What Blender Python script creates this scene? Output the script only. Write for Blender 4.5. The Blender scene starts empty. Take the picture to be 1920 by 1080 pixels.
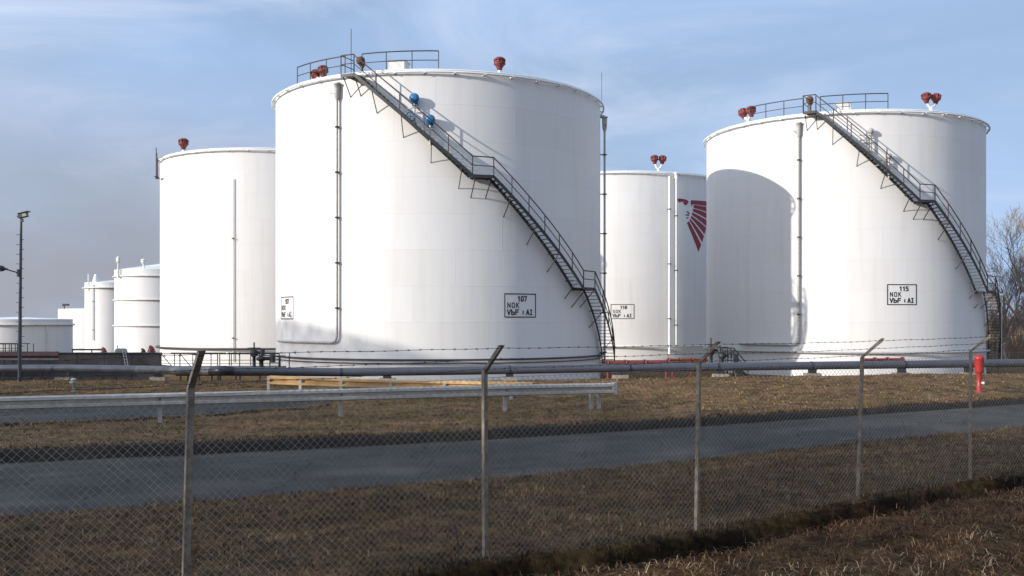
import bpy, math, random
import numpy as np
from mathutils import Vector, Matrix

R_ = math.radians
C = bpy.context.scene.collection
scene = bpy.context.scene
rnd = random.Random(7)

# ------------------------------------------------------------------ camera
EYE = 2.55                       # eye height above the ground at the fence
FPX = 1900.0                     # focal length in pixels of a 1920 px wide picture
HOR = 600.0                      # row of the horizon in the 1080 px high picture
cam_d = bpy.data.cameras.new('camera')
cam = bpy.data.objects.new('camera', cam_d); C.objects.link(cam)
cam.location = (0, 0, EYE); cam.rotation_euler = (R_(90), 0, 0)
cam_d.sensor_width = 36; cam_d.lens = 36 * FPX / 1920
cam_d.shift_y = (HOR - 540) / 1920
cam_d.clip_start = 0.05; cam_d.clip_end = 9000
scene.camera = cam

# ------------------------------------------------------------------ light
SUN_EL = R_(16.3)
TRAVEL = R_(29)                  # horizontal heading of the sunlight (from +X towards +Y)
SD = Vector((-math.cos(TRAVEL) * math.cos(SUN_EL), -math.sin(TRAVEL) * math.cos(SUN_EL), math.sin(SUN_EL)))
sun_l = bpy.data.lights.new('sun', 'SUN'); sun_l.energy = 4.9; sun_l.angle = R_(0.5); sun_l.color = (1.0, 0.94, 0.865)
sun = bpy.data.objects.new('sun', sun_l); C.objects.link(sun)
sun.rotation_euler = SD.to_track_quat('Z', 'Y').to_euler()

w = bpy.data.worlds.new('World'); scene.world = w; w.use_nodes = True
nt = w.node_tree; nt.nodes.clear()
def wn(t, **kw):
    n = nt.nodes.new(t)
    for k, v in kw.items(): setattr(n, k, v)
    return n
sky = wn('ShaderNodeTexSky', sky_type='NISHITA', sun_disc=False, sun_elevation=SUN_EL,
         sun_rotation=math.atan2(SD.x, SD.y) % (2 * math.pi), altitude=0, air_density=1.0, dust_density=1.6, ozone_density=1.2)
tc = wn('ShaderNodeTexCoord')
mp = wn('ShaderNodeMapping'); mp.inputs['Scale'].default_value = (1.0, 1.0, 2.6); mp.inputs['Location'].default_value = (3.1, 0.4, 0.2)
nz = wn('ShaderNodeTexNoise'); nz.inputs['Scale'].default_value = 1.7; nz.inputs['Detail'].default_value = 7; nz.inputs['Roughness'].default_value = 0.52; nz.inputs['Distortion'].default_value = 0.5
sep = wn('ShaderNodeSeparateXYZ')
L = nt.links.new
L(tc.outputs['Generated'], mp.inputs['Vector']); L(mp.outputs['Vector'], nz.inputs['Vector']); L(tc.outputs['Generated'], sep.inputs['Vector'])
def mth(op, a, b=None, clamp=False):
    n = wn('ShaderNodeMath', operation=op, use_clamp=clamp)
    for i, v in enumerate((a, b)):
        if v is None: continue
        if isinstance(v, (int, float)): n.inputs[i].default_value = v
        else: L(v, n.inputs[i])
    return n.outputs[0]
def mrange(v, a, b, c=0.0, d=1.0):
    n = wn('ShaderNodeMapRange'); n.interpolation_type = 'SMOOTHSTEP'
    L(v, n.inputs['Value']); n.inputs['From Min'].default_value = a; n.inputs['From Max'].default_value = b
    n.inputs['To Min'].default_value = c; n.inputs['To Max'].default_value = d
    return n.outputs['Result']
# a thin veil of pale cloud everywhere, thicker towards the left and low down
veil = mrange(nz.outputs['Fac'], 0.36, 0.70, 0.60, 0.92)
left = mrange(sep.outputs['X'], -0.50, 0.10, 1.0, 0.0)
low = mrange(sep.outputs['Z'], 0.0, 0.27, 1.0, 0.0)
nz2 = wn('ShaderNodeTexNoise'); nz2.inputs['Scale'].default_value = 2.6; nz2.inputs['Detail'].default_value = 6; nz2.inputs['Roughness'].default_value = 0.5
L(mp.outputs['Vector'], nz2.inputs['Vector'])
bank = mth('MULTIPLY', mth('MULTIPLY', left, low), mrange(nz2.outputs['Fac'], 0.30, 0.60, 0.75, 1.25))
bank = mth('MULTIPLY', bank, 1.1, True)
mpw = wn('ShaderNodeMapping'); mpw.inputs['Rotation'].default_value = (0.25, 0.5, 0.3); mpw.inputs['Scale'].default_value = (1.0, 1.0, 3.6); L(tc.outputs['Generated'], mpw.inputs['Vector'])
nzw = wn('ShaderNodeTexNoise'); nzw.inputs['Scale'].default_value = 2.3; nzw.inputs['Detail'].default_value = 9; nzw.inputs['Roughness'].default_value = 0.6; nzw.inputs['Distortion'].default_value = 0.8; L(mpw.outputs['Vector'], nzw.inputs['Vector'])
wisp = mth('MULTIPLY', mrange(nzw.outputs['Fac'], 0.42, 0.72), mrange(sep.outputs['X'], -0.55, 0.55, 0.95, 0.5))
mixv = wn('ShaderNodeMix', data_type='RGBA'); mixb = wn('ShaderNodeMix', data_type='RGBA')
skym = wn('ShaderNodeMix', data_type='RGBA', blend_type='MULTIPLY'); skym.inputs[0].default_value = 1.0
L(sky.outputs['Color'], skym.inputs[6]); skym.inputs[7].default_value = (1.0, 1.0, 1.0, 1)
L(veil, mixv.inputs[0]); L(skym.outputs[2], mixv.inputs[6]); mixv.inputs[7].default_value = (5.3, 7.4, 11.2, 1)
mixw = wn('ShaderNodeMix', data_type='RGBA'); L(wisp, mixw.inputs[0]); L(mixv.outputs[2], mixw.inputs[6]); mixw.inputs[7].default_value = (7.8, 8.9, 11.2, 1)
L(bank, mixb.inputs[0]); L(mixw.outputs[2], mixb.inputs[6]); mixb.inputs[7].default_value = (4.2, 4.5, 5.25, 1)
# brighter thin cloud round the sun
dp = wn('ShaderNodeVectorMath', operation='DOT_PRODUCT'); dp.inputs[1].default_value = SD; L(tc.outputs['Generated'], dp.inputs[0])
glow = mrange(dp.outputs['Value'], -0.15, 0.95)
gm = wn('ShaderNodeMix', data_type='RGBA', blend_type='ADD'); L(glow, gm.inputs[0]); L(mixb.outputs[2], gm.inputs[6]); gm.inputs[7].default_value = (6.1, 6.4, 7.0, 1)
bg = wn('ShaderNodeBackground'); bg.inputs['Strength'].default_value = 0.086
L(gm.outputs[2], bg.inputs['Color'])
wo = wn('ShaderNodeOutputWorld'); L(bg.outputs[0], wo.inputs['Surface'])

scene.view_settings.view_transform = 'Standard'; scene.view_settings.look = 'None'
scene.view_settings.exposure = 0.0; scene.view_settings.gamma = 1.0

# ------------------------------------------------------------------ materials
MATS = {}
def mat(name, col, rough=0.6, metal=0.0, var=0.0, scale=4.0, bump=0.0, bscale=None, col2=None, detail=5, spec=0.5):
    """principled material whose colour drifts between col and col2 with object-space noise"""
    m = bpy.data.materials.new(name); m.use_nodes = True
    n = m.node_tree; b = n.nodes['Principled BSDF']
    b.inputs['Roughness'].default_value = rough; b.inputs['Metallic'].default_value = metal
    b.inputs['Specular IOR Level'].default_value = spec
    t = n.nodes.new('ShaderNodeTexCoord')
    z = n.nodes.new('ShaderNodeTexNoise'); z.inputs['Scale'].default_value = scale; z.inputs['Detail'].default_value = detail; z.inputs['Roughness'].default_value = 0.6
    n.links.new(t.outputs['Object'], z.inputs['Vector'])
    cr = n.nodes.new('ShaderNodeValToRGB')
    if col2 is None: col2 = tuple(max(0, c * (1 - var)) for c in col); 
    cr.color_ramp.elements[0].position = 0.32; cr.color_ramp.elements[1].position = 0.68
    cr.color_ramp.elements[0].color = (*col2, 1); cr.color_ramp.elements[1].color = (*col, 1)
    n.links.new(z.outputs['Fac'], cr.inputs['Fac']); n.links.new(cr.outputs['Color'], b.inputs['Base Color'])
    if bump:
        z2 = n.nodes.new('ShaderNodeTexNoise'); z2.inputs['Scale'].default_value = bscale or scale * 4; z2.inputs['Detail'].default_value = 4
        n.links.new(t.outputs['Object'], z2.inputs['Vector'])
        bp = n.nodes.new('ShaderNodeBump'); bp.inputs['Strength'].default_value = bump; bp.inputs['Distance'].default_value = 0.02
        n.links.new(z2.outputs['Fac'], bp.inputs['Height']); n.links.new(bp.outputs['Normal'], b.inputs['Normal'])
    MATS[name] = m
    return m

def shell_mat(name, radius, z0, course=2.05, tone=(0.735, 0.72, 0.70)):
    """white painted steel plates: weld seams, faint grime runs, slight plate-to-plate tone"""
    m = bpy.data.materials.new(name); m.use_nodes = True
    n = m.node_tree; b = n.nodes['Principled BSDF']; lk = n.links.new
    def N(t, **kw):
        q = n.nodes.new(t)
        for k, v in kw.items(): setattr(q, k, v)
        return q
    def M(op, a, bb=None, cc=None, clamp=False):
        q = N('ShaderNodeMath', operation=op, use_clamp=clamp)
        for i, v in enumerate((a, bb, cc)):
            if v is None: continue
            if isinstance(v, (int, float)): q.inputs[i].default_value = v
            else: lk(v, q.inputs[i])
        return q.outputs[0]
    t = N('ShaderNodeTexCoord'); s = N('ShaderNodeSeparateXYZ'); lk(t.outputs['Object'], s.inputs[0])
    zz = M('DIVIDE', M('SUBTRACT', s.outputs['Z'], z0), course)
    row = M('FLOOR', zz); fz = M('SUBTRACT', zz, row)
    dz = M('MULTIPLY', M('MINIMUM', fz, M('SUBTRACT', 1.0, fz)), course)
    ang = M('MULTIPLY', M('ARCTAN2', s.outputs['X'], s.outputs['Y']), radius / 7.5)
    aa = M('ADD', ang, M('MULTIPLY', row, 0.37)); col = M('FLOOR', aa); fa = M('SUBTRACT', aa, col)
    da = M('MULTIPLY', M('MINIMUM', fa, M('SUBTRACT', 1.0, fa)), 7.5)
    d = M('MINIMUM', dz, da)
    seam = M('SUBTRACT', 1.0, M('DIVIDE', d, 0.045), None, True)
    wn_ = N('ShaderNodeTexWhiteNoise', noise_dimensions='2D'); cv = N('ShaderNodeCombineXYZ'); lk(row, cv.inputs[0]); lk(col, cv.inputs[1]); lk(cv.outputs[0], wn_.inputs['Vector'])
    # vertical grime runs: noise stretched along z
    mpn = N('ShaderNodeMapping'); mpn.inputs['Scale'].default_value = (1.6, 1.6, 0.10); lk(t.outputs['Object'], mpn.inputs[0])
    g = N('ShaderNodeTexNoise'); g.inputs['Scale'].default_value = 1.3; g.inputs['Detail'].default_value = 7; g.inputs['Roughness'].default_value = 0.65; lk(mpn.outputs[0], g.inputs['Vector'])
    gr = N('ShaderNodeMapRange'); lk(g.outputs['Fac'], gr.inputs['Value']); gr.inputs['From Min'].default_value = 0.50; gr.inputs['From Max'].default_value = 0.85; gr.inputs['To Max'].default_value = 0.30
    g2 = N('ShaderNodeTexNoise'); g2.inputs['Scale'].default_value = 0.35; g2.inputs['Detail'].default_value = 5; lk(t.outputs['Object'], g2.inputs['Vector'])
    base = N('ShaderNodeMix', data_type='RGBA'); base.inputs[6].default_value = (*tone, 1); base.inputs[7].default_value = (tone[0] * 0.90, tone[1] * 0.885, tone[2] * 0.85, 1)
    lk(M('ADD', M('MULTIPLY', wn_.outputs['Value'], 0.30), M('MULTIPLY', g2.outputs['Fac'], 0.35)), base.inputs[0])
    grime = N('ShaderNodeMix', data_type='RGBA'); lk(gr.outputs[0], grime.inputs[0]); lk(base.outputs[2], grime.inputs[6]); grime.inputs[7].default_value = (0.47, 0.42, 0.35, 1)
    sm = N('ShaderNodeMix', data_type='RGBA'); lk(M('MULTIPLY', seam, 0.09), sm.inputs[0]); lk(grime.outputs[2], sm.inputs[6]); sm.inputs[7].default_value = (0.38, 0.37, 0.35, 1)
    lk(sm.outputs[2], b.inputs['Base Color'])
    bp = N('ShaderNodeBump'); bp.inputs['Strength'].default_value = 0.5; bp.inputs['Distance'].default_value = 0.02
    pn = N('ShaderNodeTexNoise'); pn.inputs['Scale'].default_value = 0.6; pn.inputs['Detail'].default_value = 2; lk(t.outputs['Object'], pn.inputs['Vector'])
    lk(M('ADD', M('MULTIPLY', seam, 0.35), M('MULTIPLY', pn.outputs['Fac'], 1.2)), bp.inputs['Height']); lk(bp.outputs['Normal'], b.inputs['Normal'])
    b.inputs['Roughness'].default_value = 0.55; b.inputs['Specular IOR Level'].default_value = 0.3
    return m

white = mat('white_paint', (0.80, 0.80, 0.78), 0.5, var=0.10, scale=3)
dirty_white = mat('dirty_white_paint', (0.70, 0.69, 0.66), 0.55, var=0.25, scale=5)
pipe_white = mat('pipe_grey_white', (0.46, 0.445, 0.42), 0.5, var=0.25, scale=6)
black_steel = mat('black_steel', (0.032, 0.034, 0.036), 0.55, var=0.5, scale=9)
rail_steel = mat('rail_steel', (0.040, 0.040, 0.044), 0.5, col2=(0.055, 0.028, 0.026), scale=3)
red_rust = mat('oxide_red', (0.23, 0.035, 0.025), 0.55, col2=(0.10, 0.022, 0.02), scale=9)
red_paint = mat('red_paint', (0.19, 0.026, 0.022), 0.4, var=0.3, scale=8)
hydrant_red = mat('hydrant_red', (0.45, 0.026, 0.022), 0.4, var=0.25, scale=8)
rusty = mat('rusty_brown', (0.17, 0.08, 0.035), 0.8, var=0.5, scale=16)
blue_paint = mat('blue_paint', (0.03, 0.17, 0.36), 0.35, var=0.3, scale=8)
galv = mat('galvanised_steel', (0.52, 0.48, 0.42), 0.55, metal=0.0, var=0.34, scale=7, bump=0.12, bscale=30)
tan_rail = mat('sunlit_tan', (0.62, 0.42, 0.19), 0.6, col2=(0.50, 0.28, 0.10), scale=2.4)  # galvanised rail; the warm sunlight on it is put into this tan
pipe_grey = mat('pipe_blue_grey', (0.075, 0.080, 0.098), 0.42, var=0.22, scale=3)
pipe_pale = mat('pipe_pale_grey', (0.17, 0.17, 0.168), 0.45, var=0.45, scale=3)
pipe_dark = mat('pipe_black', (0.03, 0.032, 0.04), 0.35, var=0.3, scale=3)
concrete = mat('concrete', (0.36, 0.31, 0.25), 0.9, var=0.4, scale=7, bump=0.4)
dark_wall_m = mat('dark_concrete', (0.070, 0.066, 0.070), 0.85, col2=(0.05, 0.035, 0.032), scale=1.2, bump=0.3)
post_m = mat('post_steel', (0.33, 0.27, 0.20), 0.75, col2=(0.13, 0.09, 0.065), scale=11, bump=0.5, bscale=60)
wire_m = mat('fence_wire', (0.40, 0.365, 0.315), 0.5, metal=0.1, col2=(0.22, 0.185, 0.15), scale=6)
barb_m = mat('barbed_wire_steel', (0.07, 0.062, 0.058), 0.6, var=0.4, scale=12)
black_mark = mat('black_marking', (0.012, 0.012, 0.014), 0.6, var=0.3, scale=12)
emblem_m = mat('dark_red_marking', (0.26, 0.022, 0.045), 0.5, var=0.22, scale=3)
bark = mat('bark', (0.36, 0.29, 0.23), 0.9, var=0.45, scale=6)
bark_pale = mat('bark_pale', (0.34, 0.285, 0.235), 0.9, var=0.4, scale=6)
lamp_glass = mat('lamp_glass', (0.45, 0.42, 0.36), 0.2, var=0.2, scale=6)
mast_m = mat('mast_steel', (0.055, 0.06, 0.075), 0.5, var=0.3, scale=4)
stone_m = mat('stone', (0.07, 0.065, 0.06), 0.9, var=0.4, scale=14, bump=0.5)
ladder_m = mat('pale_metal', (0.5, 0.5, 0.48), 0.5, var=0.2, scale=8)

# ------------------------------------------------------------------ mesh helpers
def wl(o):
    v = Vector((0, 0, 0))
    while o is not None:
        v = v + o.location; o = o.parent
    return v
class MB:
    """collects boxes, bars, tubes; everything given in world coordinates"""
    def __init__(s): s.v = []; s.f = []; s.sm = []
    def add(s, vs, fs, smooth=False):
        o = len(s.v); s.v.extend([tuple(q) for q in vs]); s.f.extend([tuple(i + o for i in f) for f in fs]); s.sm.extend([smooth] * len(fs))
    def box(s, c, size, ax=None):
        c = Vector(c); hx, hy, hz = (q / 2 for q in size)
        ax = ax or (Vector((1, 0, 0)), Vector((0, 1, 0)), Vector((0, 0, 1)))
        vs = [c + ax[0] * (a * hx) + ax[1] * (b * hy) + ax[2] * (d * hz) for a in (-1, 1) for b in (-1, 1) for d in (-1, 1)]
        s.add(vs, [(0, 1, 3, 2), (4, 6, 7, 5), (0, 4, 5, 1), (2, 3, 7, 6), (0, 2, 6, 4), (1, 5, 7, 3)])
    def bar(s, a, b, wd, ht, up=(0, 0, 1)):
        a, b = Vector(a), Vector(b); d = b - a; ln = d.length
        if ln < 1e-6: return
        d.normalize(); up = Vector(up)
        sd = d.cross(up)
        if sd.length < 1e-4: sd = d.cross(Vector((1, 0, 0)))
        sd.normalize(); u = sd.cross(d)
        s.box((a + b) / 2, (ln, wd, ht), (d, sd, u))
    def sweep(s, pts, prof, up=(0, 0, 1), closed=True, caps=True, smooth=False):
        """prof: list of (side, up) offsets swept along pts"""
        pts = [Vector(p) for p in pts]; up = Vector(up); k = len(prof); vs = []; fs = []
        for i, p in enumerate(pts):
            d = (pts[min(i + 1, len(pts) - 1)] - pts[max(i - 1, 0)]).normalized()
            sd = d.cross(up)
            if sd.length < 1e-4: sd = d.cross(Vector((1, 0, 0)))
            sd.normalize(); u = sd.cross(d)
            for (a, b) in prof: vs.append(p + sd * a + u * b)
        for i in range(len(pts) - 1):
            for j in range(k if closed else k - 1):
                j2 = (j + 1) % k
                fs.append((i * k + j, i * k + j2, (i + 1) * k + j2, (i + 1) * k + j))
        if caps and closed:
            fs.append(tuple(range(k - 1, -1, -1))); fs.append(tuple((len(pts) - 1) * k + j for j in range(k)))
        s.add(vs, fs, smooth)
    def tube(s, pts, r, n=8, caps=True, smooth=True):
        pts = [Vector(p) for p in pts]; k = len(pts); vs = []; fs = []
        rr = r if isinstance(r, (list, tuple)) else [r] * k
        prev = None
        for i, p in enumerate(pts):
            d = (pts[min(i + 1, k - 1)] - pts[max(i - 1, 0)])
            if d.length < 1e-9: d = Vector((0, 0, 1))
            d.normalize()
            if prev is None:
                sd = d.cross(Vector((0, 0, 1)))
                if sd.length < 1e-3: sd = d.cross(Vector((1, 0, 0)))
            else:
                sd = prev - d * prev.dot(d)
            sd.normalize(); prev = sd; u = sd.cross(d)
            for j in range(n):
                a = 2 * math.pi * j / n
                vs.append(p + (sd * math.cos(a) + u * math.sin(a)) * rr[i])
        for i in range(k - 1):
            for j in range(n):
                j2 = (j + 1) % n
                fs.append((i * n + j, i * n + j2, (i + 1) * n + j2, (i + 1) * n + j))
        s.add(vs, fs, smooth)
        if caps: s.add(vs[:n], [tuple(range(n - 1, -1, -1))]); s.add(vs[-n:], [tuple(range(n))])
    def lathe(s, c, prof, n=16, axis=(0, 0, 1), smooth=True):
        """prof: (radius, height) along axis"""
        c = Vector(c); z = Vector(axis).normalized(); x = z.orthogonal().normalized(); y = z.cross(x); vs = []; fs = []
        for (r, h) in prof:
            for j in range(n):
                a = 2 * math.pi * j / n
                vs.append(c + z * h + (x * math.cos(a) + y * math.sin(a)) * r)
        for i in range(len(prof) - 1):
            for j in range(n):
                j2 = (j + 1) % n
                fs.append((i * n + j, i * n + j2, (i + 1) * n + j2, (i + 1) * n + j))
        s.add(vs, fs, smooth)
        if prof[0][0] > 1e-4: s.add(vs[:n], [tuple(range(n - 1, -1, -1))])
        if prof[-1][0] > 1e-4: s.add(vs[-n:], [tuple(range(n))])
    def build(s, name, m, parent=None, loc=None):
        org = wl(parent) if parent is not None else (Vector(loc) if loc is not None else Vector((0, 0, 0)))
        me = bpy.data.meshes.new(name)
        me.from_pydata([(v[0] - org.x, v[1] - org.y, v[2] - org.z) for v in s.v], [], s.f)
        me.polygons.foreach_set('use_smooth', s.sm)
        me.materials.append(m); me.update()
        o = bpy.data.objects.new(name, me); C.objects.link(o)
        if parent is not None: o.parent = parent
        elif loc is not None: o.location = loc
        return o
def empty(name, loc, label, cat, group=None):
    o = bpy.data.objects.new(name, None); C.objects.link(o); o.location = loc; o.empty_display_size = 0.3
    return tag(o, label, cat, group)
def tag(o, label=None, cat=None, group=None, kind=None):
    if label: o['label'] = label
    if cat: o['category'] = cat
    if group: o['group'] = group
    if kind: o['kind'] = kind
    return o
def copy_tree(o, parent=None):
    c = o.copy(); C.objects.link(c)
    if parent is not None: c.parent = parent
    for ch in list(o.children): copy_tree(ch, c)
    return c

def P(px, py, Y):
    """world point at depth Y seen at picture position (px, py)"""
    return Vector(((px - 960) / FPX * Y, Y, EYE + (HOR - py) / FPX * Y))

# ------------------------------------------------------------------ terrain
DU = np.array((0.838, 0.5457)); DN = np.array((-0.5457, 0.838)); V0 = 9.17
def uv2xy(u, v): return u * DU[0] + (v + V0) * DN[0], u * DU[1] + (v + V0) * DN[1]
def xy2uv(x, y): return x * DU[0] + y * DU[1], x * DN[0] + y * DN[1] - V0
def ss(x, a, b):
    t = np.clip((np.asarray(x, float) - a) / (b - a), 0, 1); return t * t * (3 - 2 * t)
def vlo(u): return np.interp(u, [-30, 1, 9, 13, 18, 25, 60, 150], [6.4, 5.95, 5.15, 4.9, 4.95, 4.6, 4.2, 4.0])
def vup(u): return np.interp(u, [-40, 2, 7, 11.7, 17.6, 30, 60, 150], [16.0, 11.8, 10.75, 10.0, 9.4, 8.4, 7.9, 7.6])
def zroad(u): return np.interp(u, [-10, 12, 22, 30, 40, 100], [-0.1, -0.1, -0.07, -0.03, 0.0, 0.1])
_ph = np.random.RandomState(3).rand(40, 4)
def wob(x, y):
    """smooth bumpy relief, a few cm"""
    r = 0
    for i in range(14):
        k = 0.35 * 1.32 ** i; a = _ph[i, 0] * 6.283
        r = r + np.sin((x * math.cos(a) + y * math.sin(a)) * k * 3.0 + _ph[i, 1] * 6.283) / (1.0 + 0.55 * i)
    return r * 0.016
def ground(x, y):
    x = np.asarray(x, float); y = np.asarray(y, float)
    u, v = xy2uv(x, y)
    zf = np.interp(u, [-20, 2, 6, 9, 12, 15, 25, 60], [-0.05, -0.02, 0, 0.0, 0.10, 0.16, 0.3, 0.3])
    zr = zroad(u); lo = vlo(u); up = vup(u); kh = np.interp(u, [0, 12, 30], [0.21, 0.17, 0.115])
    bank = zf + (zr + 0.04 - zf) * ss(v, 0.6, 4.6)
    front = zf - 0.13
    front = front + 1.05 * ss(v, -3.4, -9.5)
    # little ditch under the fence line
    ed = v + 0.10 * np.sin(u * 1.7) + 0.06 * np.sin(u * 4.3 + 1)
    near = np.where(ed > -0.25, bank, front - 0.16 * np.exp(-((ed + 0.40) / 0.16) ** 2))
    t = ss(ed, -0.36, -0.24); near = front * (1 - t) + bank * t - 0.10 * np.exp(-((ed + 0.40) / 0.11) ** 2)
    crest = np.interp(x, [-60, -30, -1.2, 4, 6, 10, 13.3, 17.5, 30, 80], [0.14, 0.14, 0.16, 0.22, 0.27, 0.31, 0.38, 0.43, 0.46, 0.40])
    mid = 0.02 + crest * ss(y, 27, 38.5)
    kerb = zr + kh
    far = kerb + (mid - kerb) * ss(v, up + 0.6, up + 3.0)
    far = far + (zr - 0.05 - far) * (1 - ss(v, up + 0.15, up + 0.5))
    fall = ss(y, 39.5, 46.5); deep = -1.25 + 0.75 * ss(x, -11, -15) * (1 - ss(y, 52.5, 56)) + np.interp(y, [60, 120, 145, 185, 215, 260], [0, -0.6, -1.0, -2.3, -3.2, -3.6]) * ss(-x, 20, 36)
    far = far * (1 - fall) + deep * fall
    inroad = (v > lo) & (v < up)
    z = np.where(v < lo, near, np.where(inroad, zr - 0.03, far))
    damp = np.where(inroad, 0.0, 1.0) * np.minimum(1, np.minimum(np.abs(v - lo), np.abs(v - up)) / 0.5) * (1 - ss(y, 60, 120))
    return z + wob(x, y) * damp
def gz(x, y): return float(ground(x, y))
def on_ground(px, py):
    """the ground point seen at (px, py)"""
    lo, hi = 5.0, 120.0
    for _ in range(60):
        Y = (lo + hi) / 2; X = (px - 960) / FPX * Y
        yy = HOR + (EYE - gz(X, Y)) * FPX / Y
        if yy > py: lo = Y
        else: hi = Y
    X = (px - 960) / FPX * lo
    return Vector((X, lo, gz(X, lo)))

def ground_mat():
    m = bpy.data.materials.new('dry_grass_ground'); m.use_nodes = True
    n = m.node_tree; b = n.nodes['Principled BSDF']; lk = n.links.new
    t = n.nodes.new('ShaderNodeTexCoord')
    def noise(sc, det=6, ro=0.65, st=None):
        z = n.nodes.new('ShaderNodeTexNoise'); z.inputs['Scale'].default_value = sc; z.inputs['Detail'].default_value = det; z.inputs['Roughness'].default_value = ro
        lk(t.outputs['Object'], z.inputs['Vector']); return z.outputs['Fac']
    def ramp(f, stops):
        c = n.nodes.new('ShaderNodeValToRGB')
        while len(c.color_ramp.elements) < len(stops): c.color_ramp.elements.new(0.5)
        for e, (p, q) in zip(c.color_ramp.elements, stops): e.position = p; e.color = (*q, 1)
        lk(f, c.inputs['Fac']); return c.outputs['Color']
    a = ramp(noise(9.0, 8, 0.72), [(0.32, (0.040, 0.028, 0.017)), (0.45, (0.135, 0.095, 0.058)), (0.58, (0.24, 0.172, 0.105)), (0.74, (0.38, 0.285, 0.18))])
    c = ramp(noise(0.55, 5), [(0.35, (0.62, 0.60, 0.52)), (0.47, (0.80, 0.86, 0.62)), (0.55, (1.0, 0.97, 0.93)), (0.70, (1.15, 0.92, 0.75))])
    mx = n.nodes.new('ShaderNodeMix'); mx.data_type = 'RGBA'; mx.blend_type = 'MULTIPLY'; mx.inputs[0].default_value = 1
    q = ramp(noise(2.4, 5, 0.6), [(0.36, (0.42, 0.42, 0.42)), (0.5, (0.95, 0.95, 0.95)), (0.66, (1.35, 1.32, 1.25))])
    mq = n.nodes.new('ShaderNodeMix'); mq.data_type = 'RGBA'; mq.blend_type = 'MULTIPLY'; mq.inputs[0].default_value = 1; lk(a, mq.inputs[6]); lk(q, mq.inputs[7]); a = mq.outputs[2]
    lk(a, mx.inputs[6]); lk(c, mx.inputs[7])
    # darker turf tint on the near side of the road
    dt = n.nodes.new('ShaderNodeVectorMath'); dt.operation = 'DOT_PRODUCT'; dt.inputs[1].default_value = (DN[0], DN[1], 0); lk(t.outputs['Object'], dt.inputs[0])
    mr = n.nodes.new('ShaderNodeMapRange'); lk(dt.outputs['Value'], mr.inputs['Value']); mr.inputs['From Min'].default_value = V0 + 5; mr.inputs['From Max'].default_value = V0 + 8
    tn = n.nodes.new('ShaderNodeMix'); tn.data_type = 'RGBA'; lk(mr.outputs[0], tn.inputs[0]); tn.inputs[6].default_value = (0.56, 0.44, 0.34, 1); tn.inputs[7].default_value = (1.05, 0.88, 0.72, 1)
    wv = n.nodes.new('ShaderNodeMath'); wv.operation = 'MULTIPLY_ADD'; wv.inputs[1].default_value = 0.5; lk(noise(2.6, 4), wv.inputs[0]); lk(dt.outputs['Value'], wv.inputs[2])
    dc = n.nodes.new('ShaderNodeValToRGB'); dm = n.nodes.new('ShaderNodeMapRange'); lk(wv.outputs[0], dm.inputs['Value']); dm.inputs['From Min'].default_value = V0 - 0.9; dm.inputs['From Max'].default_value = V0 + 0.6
    for p_, cc in ((0.0, 1.0), (0.33, 1.0), (0.43, 0.22), (0.54, 0.22), (0.64, 1.0)):  # near-black band along the ditch: its shadow is painted into the ground colour
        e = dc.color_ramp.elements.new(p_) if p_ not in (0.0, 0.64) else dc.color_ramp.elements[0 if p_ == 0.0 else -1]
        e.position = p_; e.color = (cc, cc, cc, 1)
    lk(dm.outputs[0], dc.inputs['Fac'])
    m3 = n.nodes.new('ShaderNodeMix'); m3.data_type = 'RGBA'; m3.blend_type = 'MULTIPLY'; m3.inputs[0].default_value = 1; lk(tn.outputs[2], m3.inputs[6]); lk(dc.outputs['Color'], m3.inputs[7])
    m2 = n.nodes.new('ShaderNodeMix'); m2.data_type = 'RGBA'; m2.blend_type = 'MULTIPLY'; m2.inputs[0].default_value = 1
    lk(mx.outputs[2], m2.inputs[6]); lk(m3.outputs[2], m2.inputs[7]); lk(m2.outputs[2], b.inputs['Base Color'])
    b.inputs['Roughness'].default_value = 0.95; b.inputs['Specular IOR Level'].default_value = 0.1
    bp = n.nodes.new('ShaderNodeBump'); bp.inputs['Strength'].default_value = 0.9; bp.inputs['Distance'].default_value = 0.05
    lk(noise(16, 6, 0.7), bp.inputs['Height']); lk(bp.outputs['Normal'], b.inputs['Normal'])
    return m
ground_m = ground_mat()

def grid_mesh(name, us, vs, zfun, m, kind='structure'):
    U, V = np.meshgrid(us, vs); X, Y = uv2xy(U, V)
    Z = zfun(U, V, X, Y); nu, nv = len(us), len(vs)
    co = np.stack([X, Y, Z], -1).reshape(-1, 3)
    i = np.arange(nu * nv).reshape(nv, nu)
    q = np.stack([i[:-1, :-1], i[:-1, 1:], i[1:, 1:], i[1:, :-1]], -1).reshape(-1, 4)
    me = bpy.data.meshes.new(name); me.from_pydata(co.tolist(), [], q.tolist())
    me.polygons.foreach_set('use_smooth', [True] * len(q)); me.materials.append(m)
    o = bpy.data.objects.new(name, me); C.objects.link(o); tag(o, kind=kind)
    return o
us = np.concatenate([[-4000, -1500, -600, -250, -120, -80], np.arange(-60, -6, 2.0), np.arange(-6, 42, 0.2), np.arange(42, 110, 2.0), [130, 200, 400, 900, 2000, 4000]])
vs = np.concatenate([[-4000, -1500, -500, -200, -100, -60, -40, -25, -18], np.arange(-14, -4, 1.0), np.arange(-4, -0.8, 0.15), np.arange(-0.8, 0.1, 0.04), np.arange(0.1, 16, 0.12), np.arange(16, 40, 0.5), np.arange(40, 90, 2.0), [100, 130, 200, 350, 700, 1500, 4000, 6000]])
g = grid_mesh('ground', us, vs, lambda U, V, X, Y: ground(X, Y), ground_m)

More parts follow.
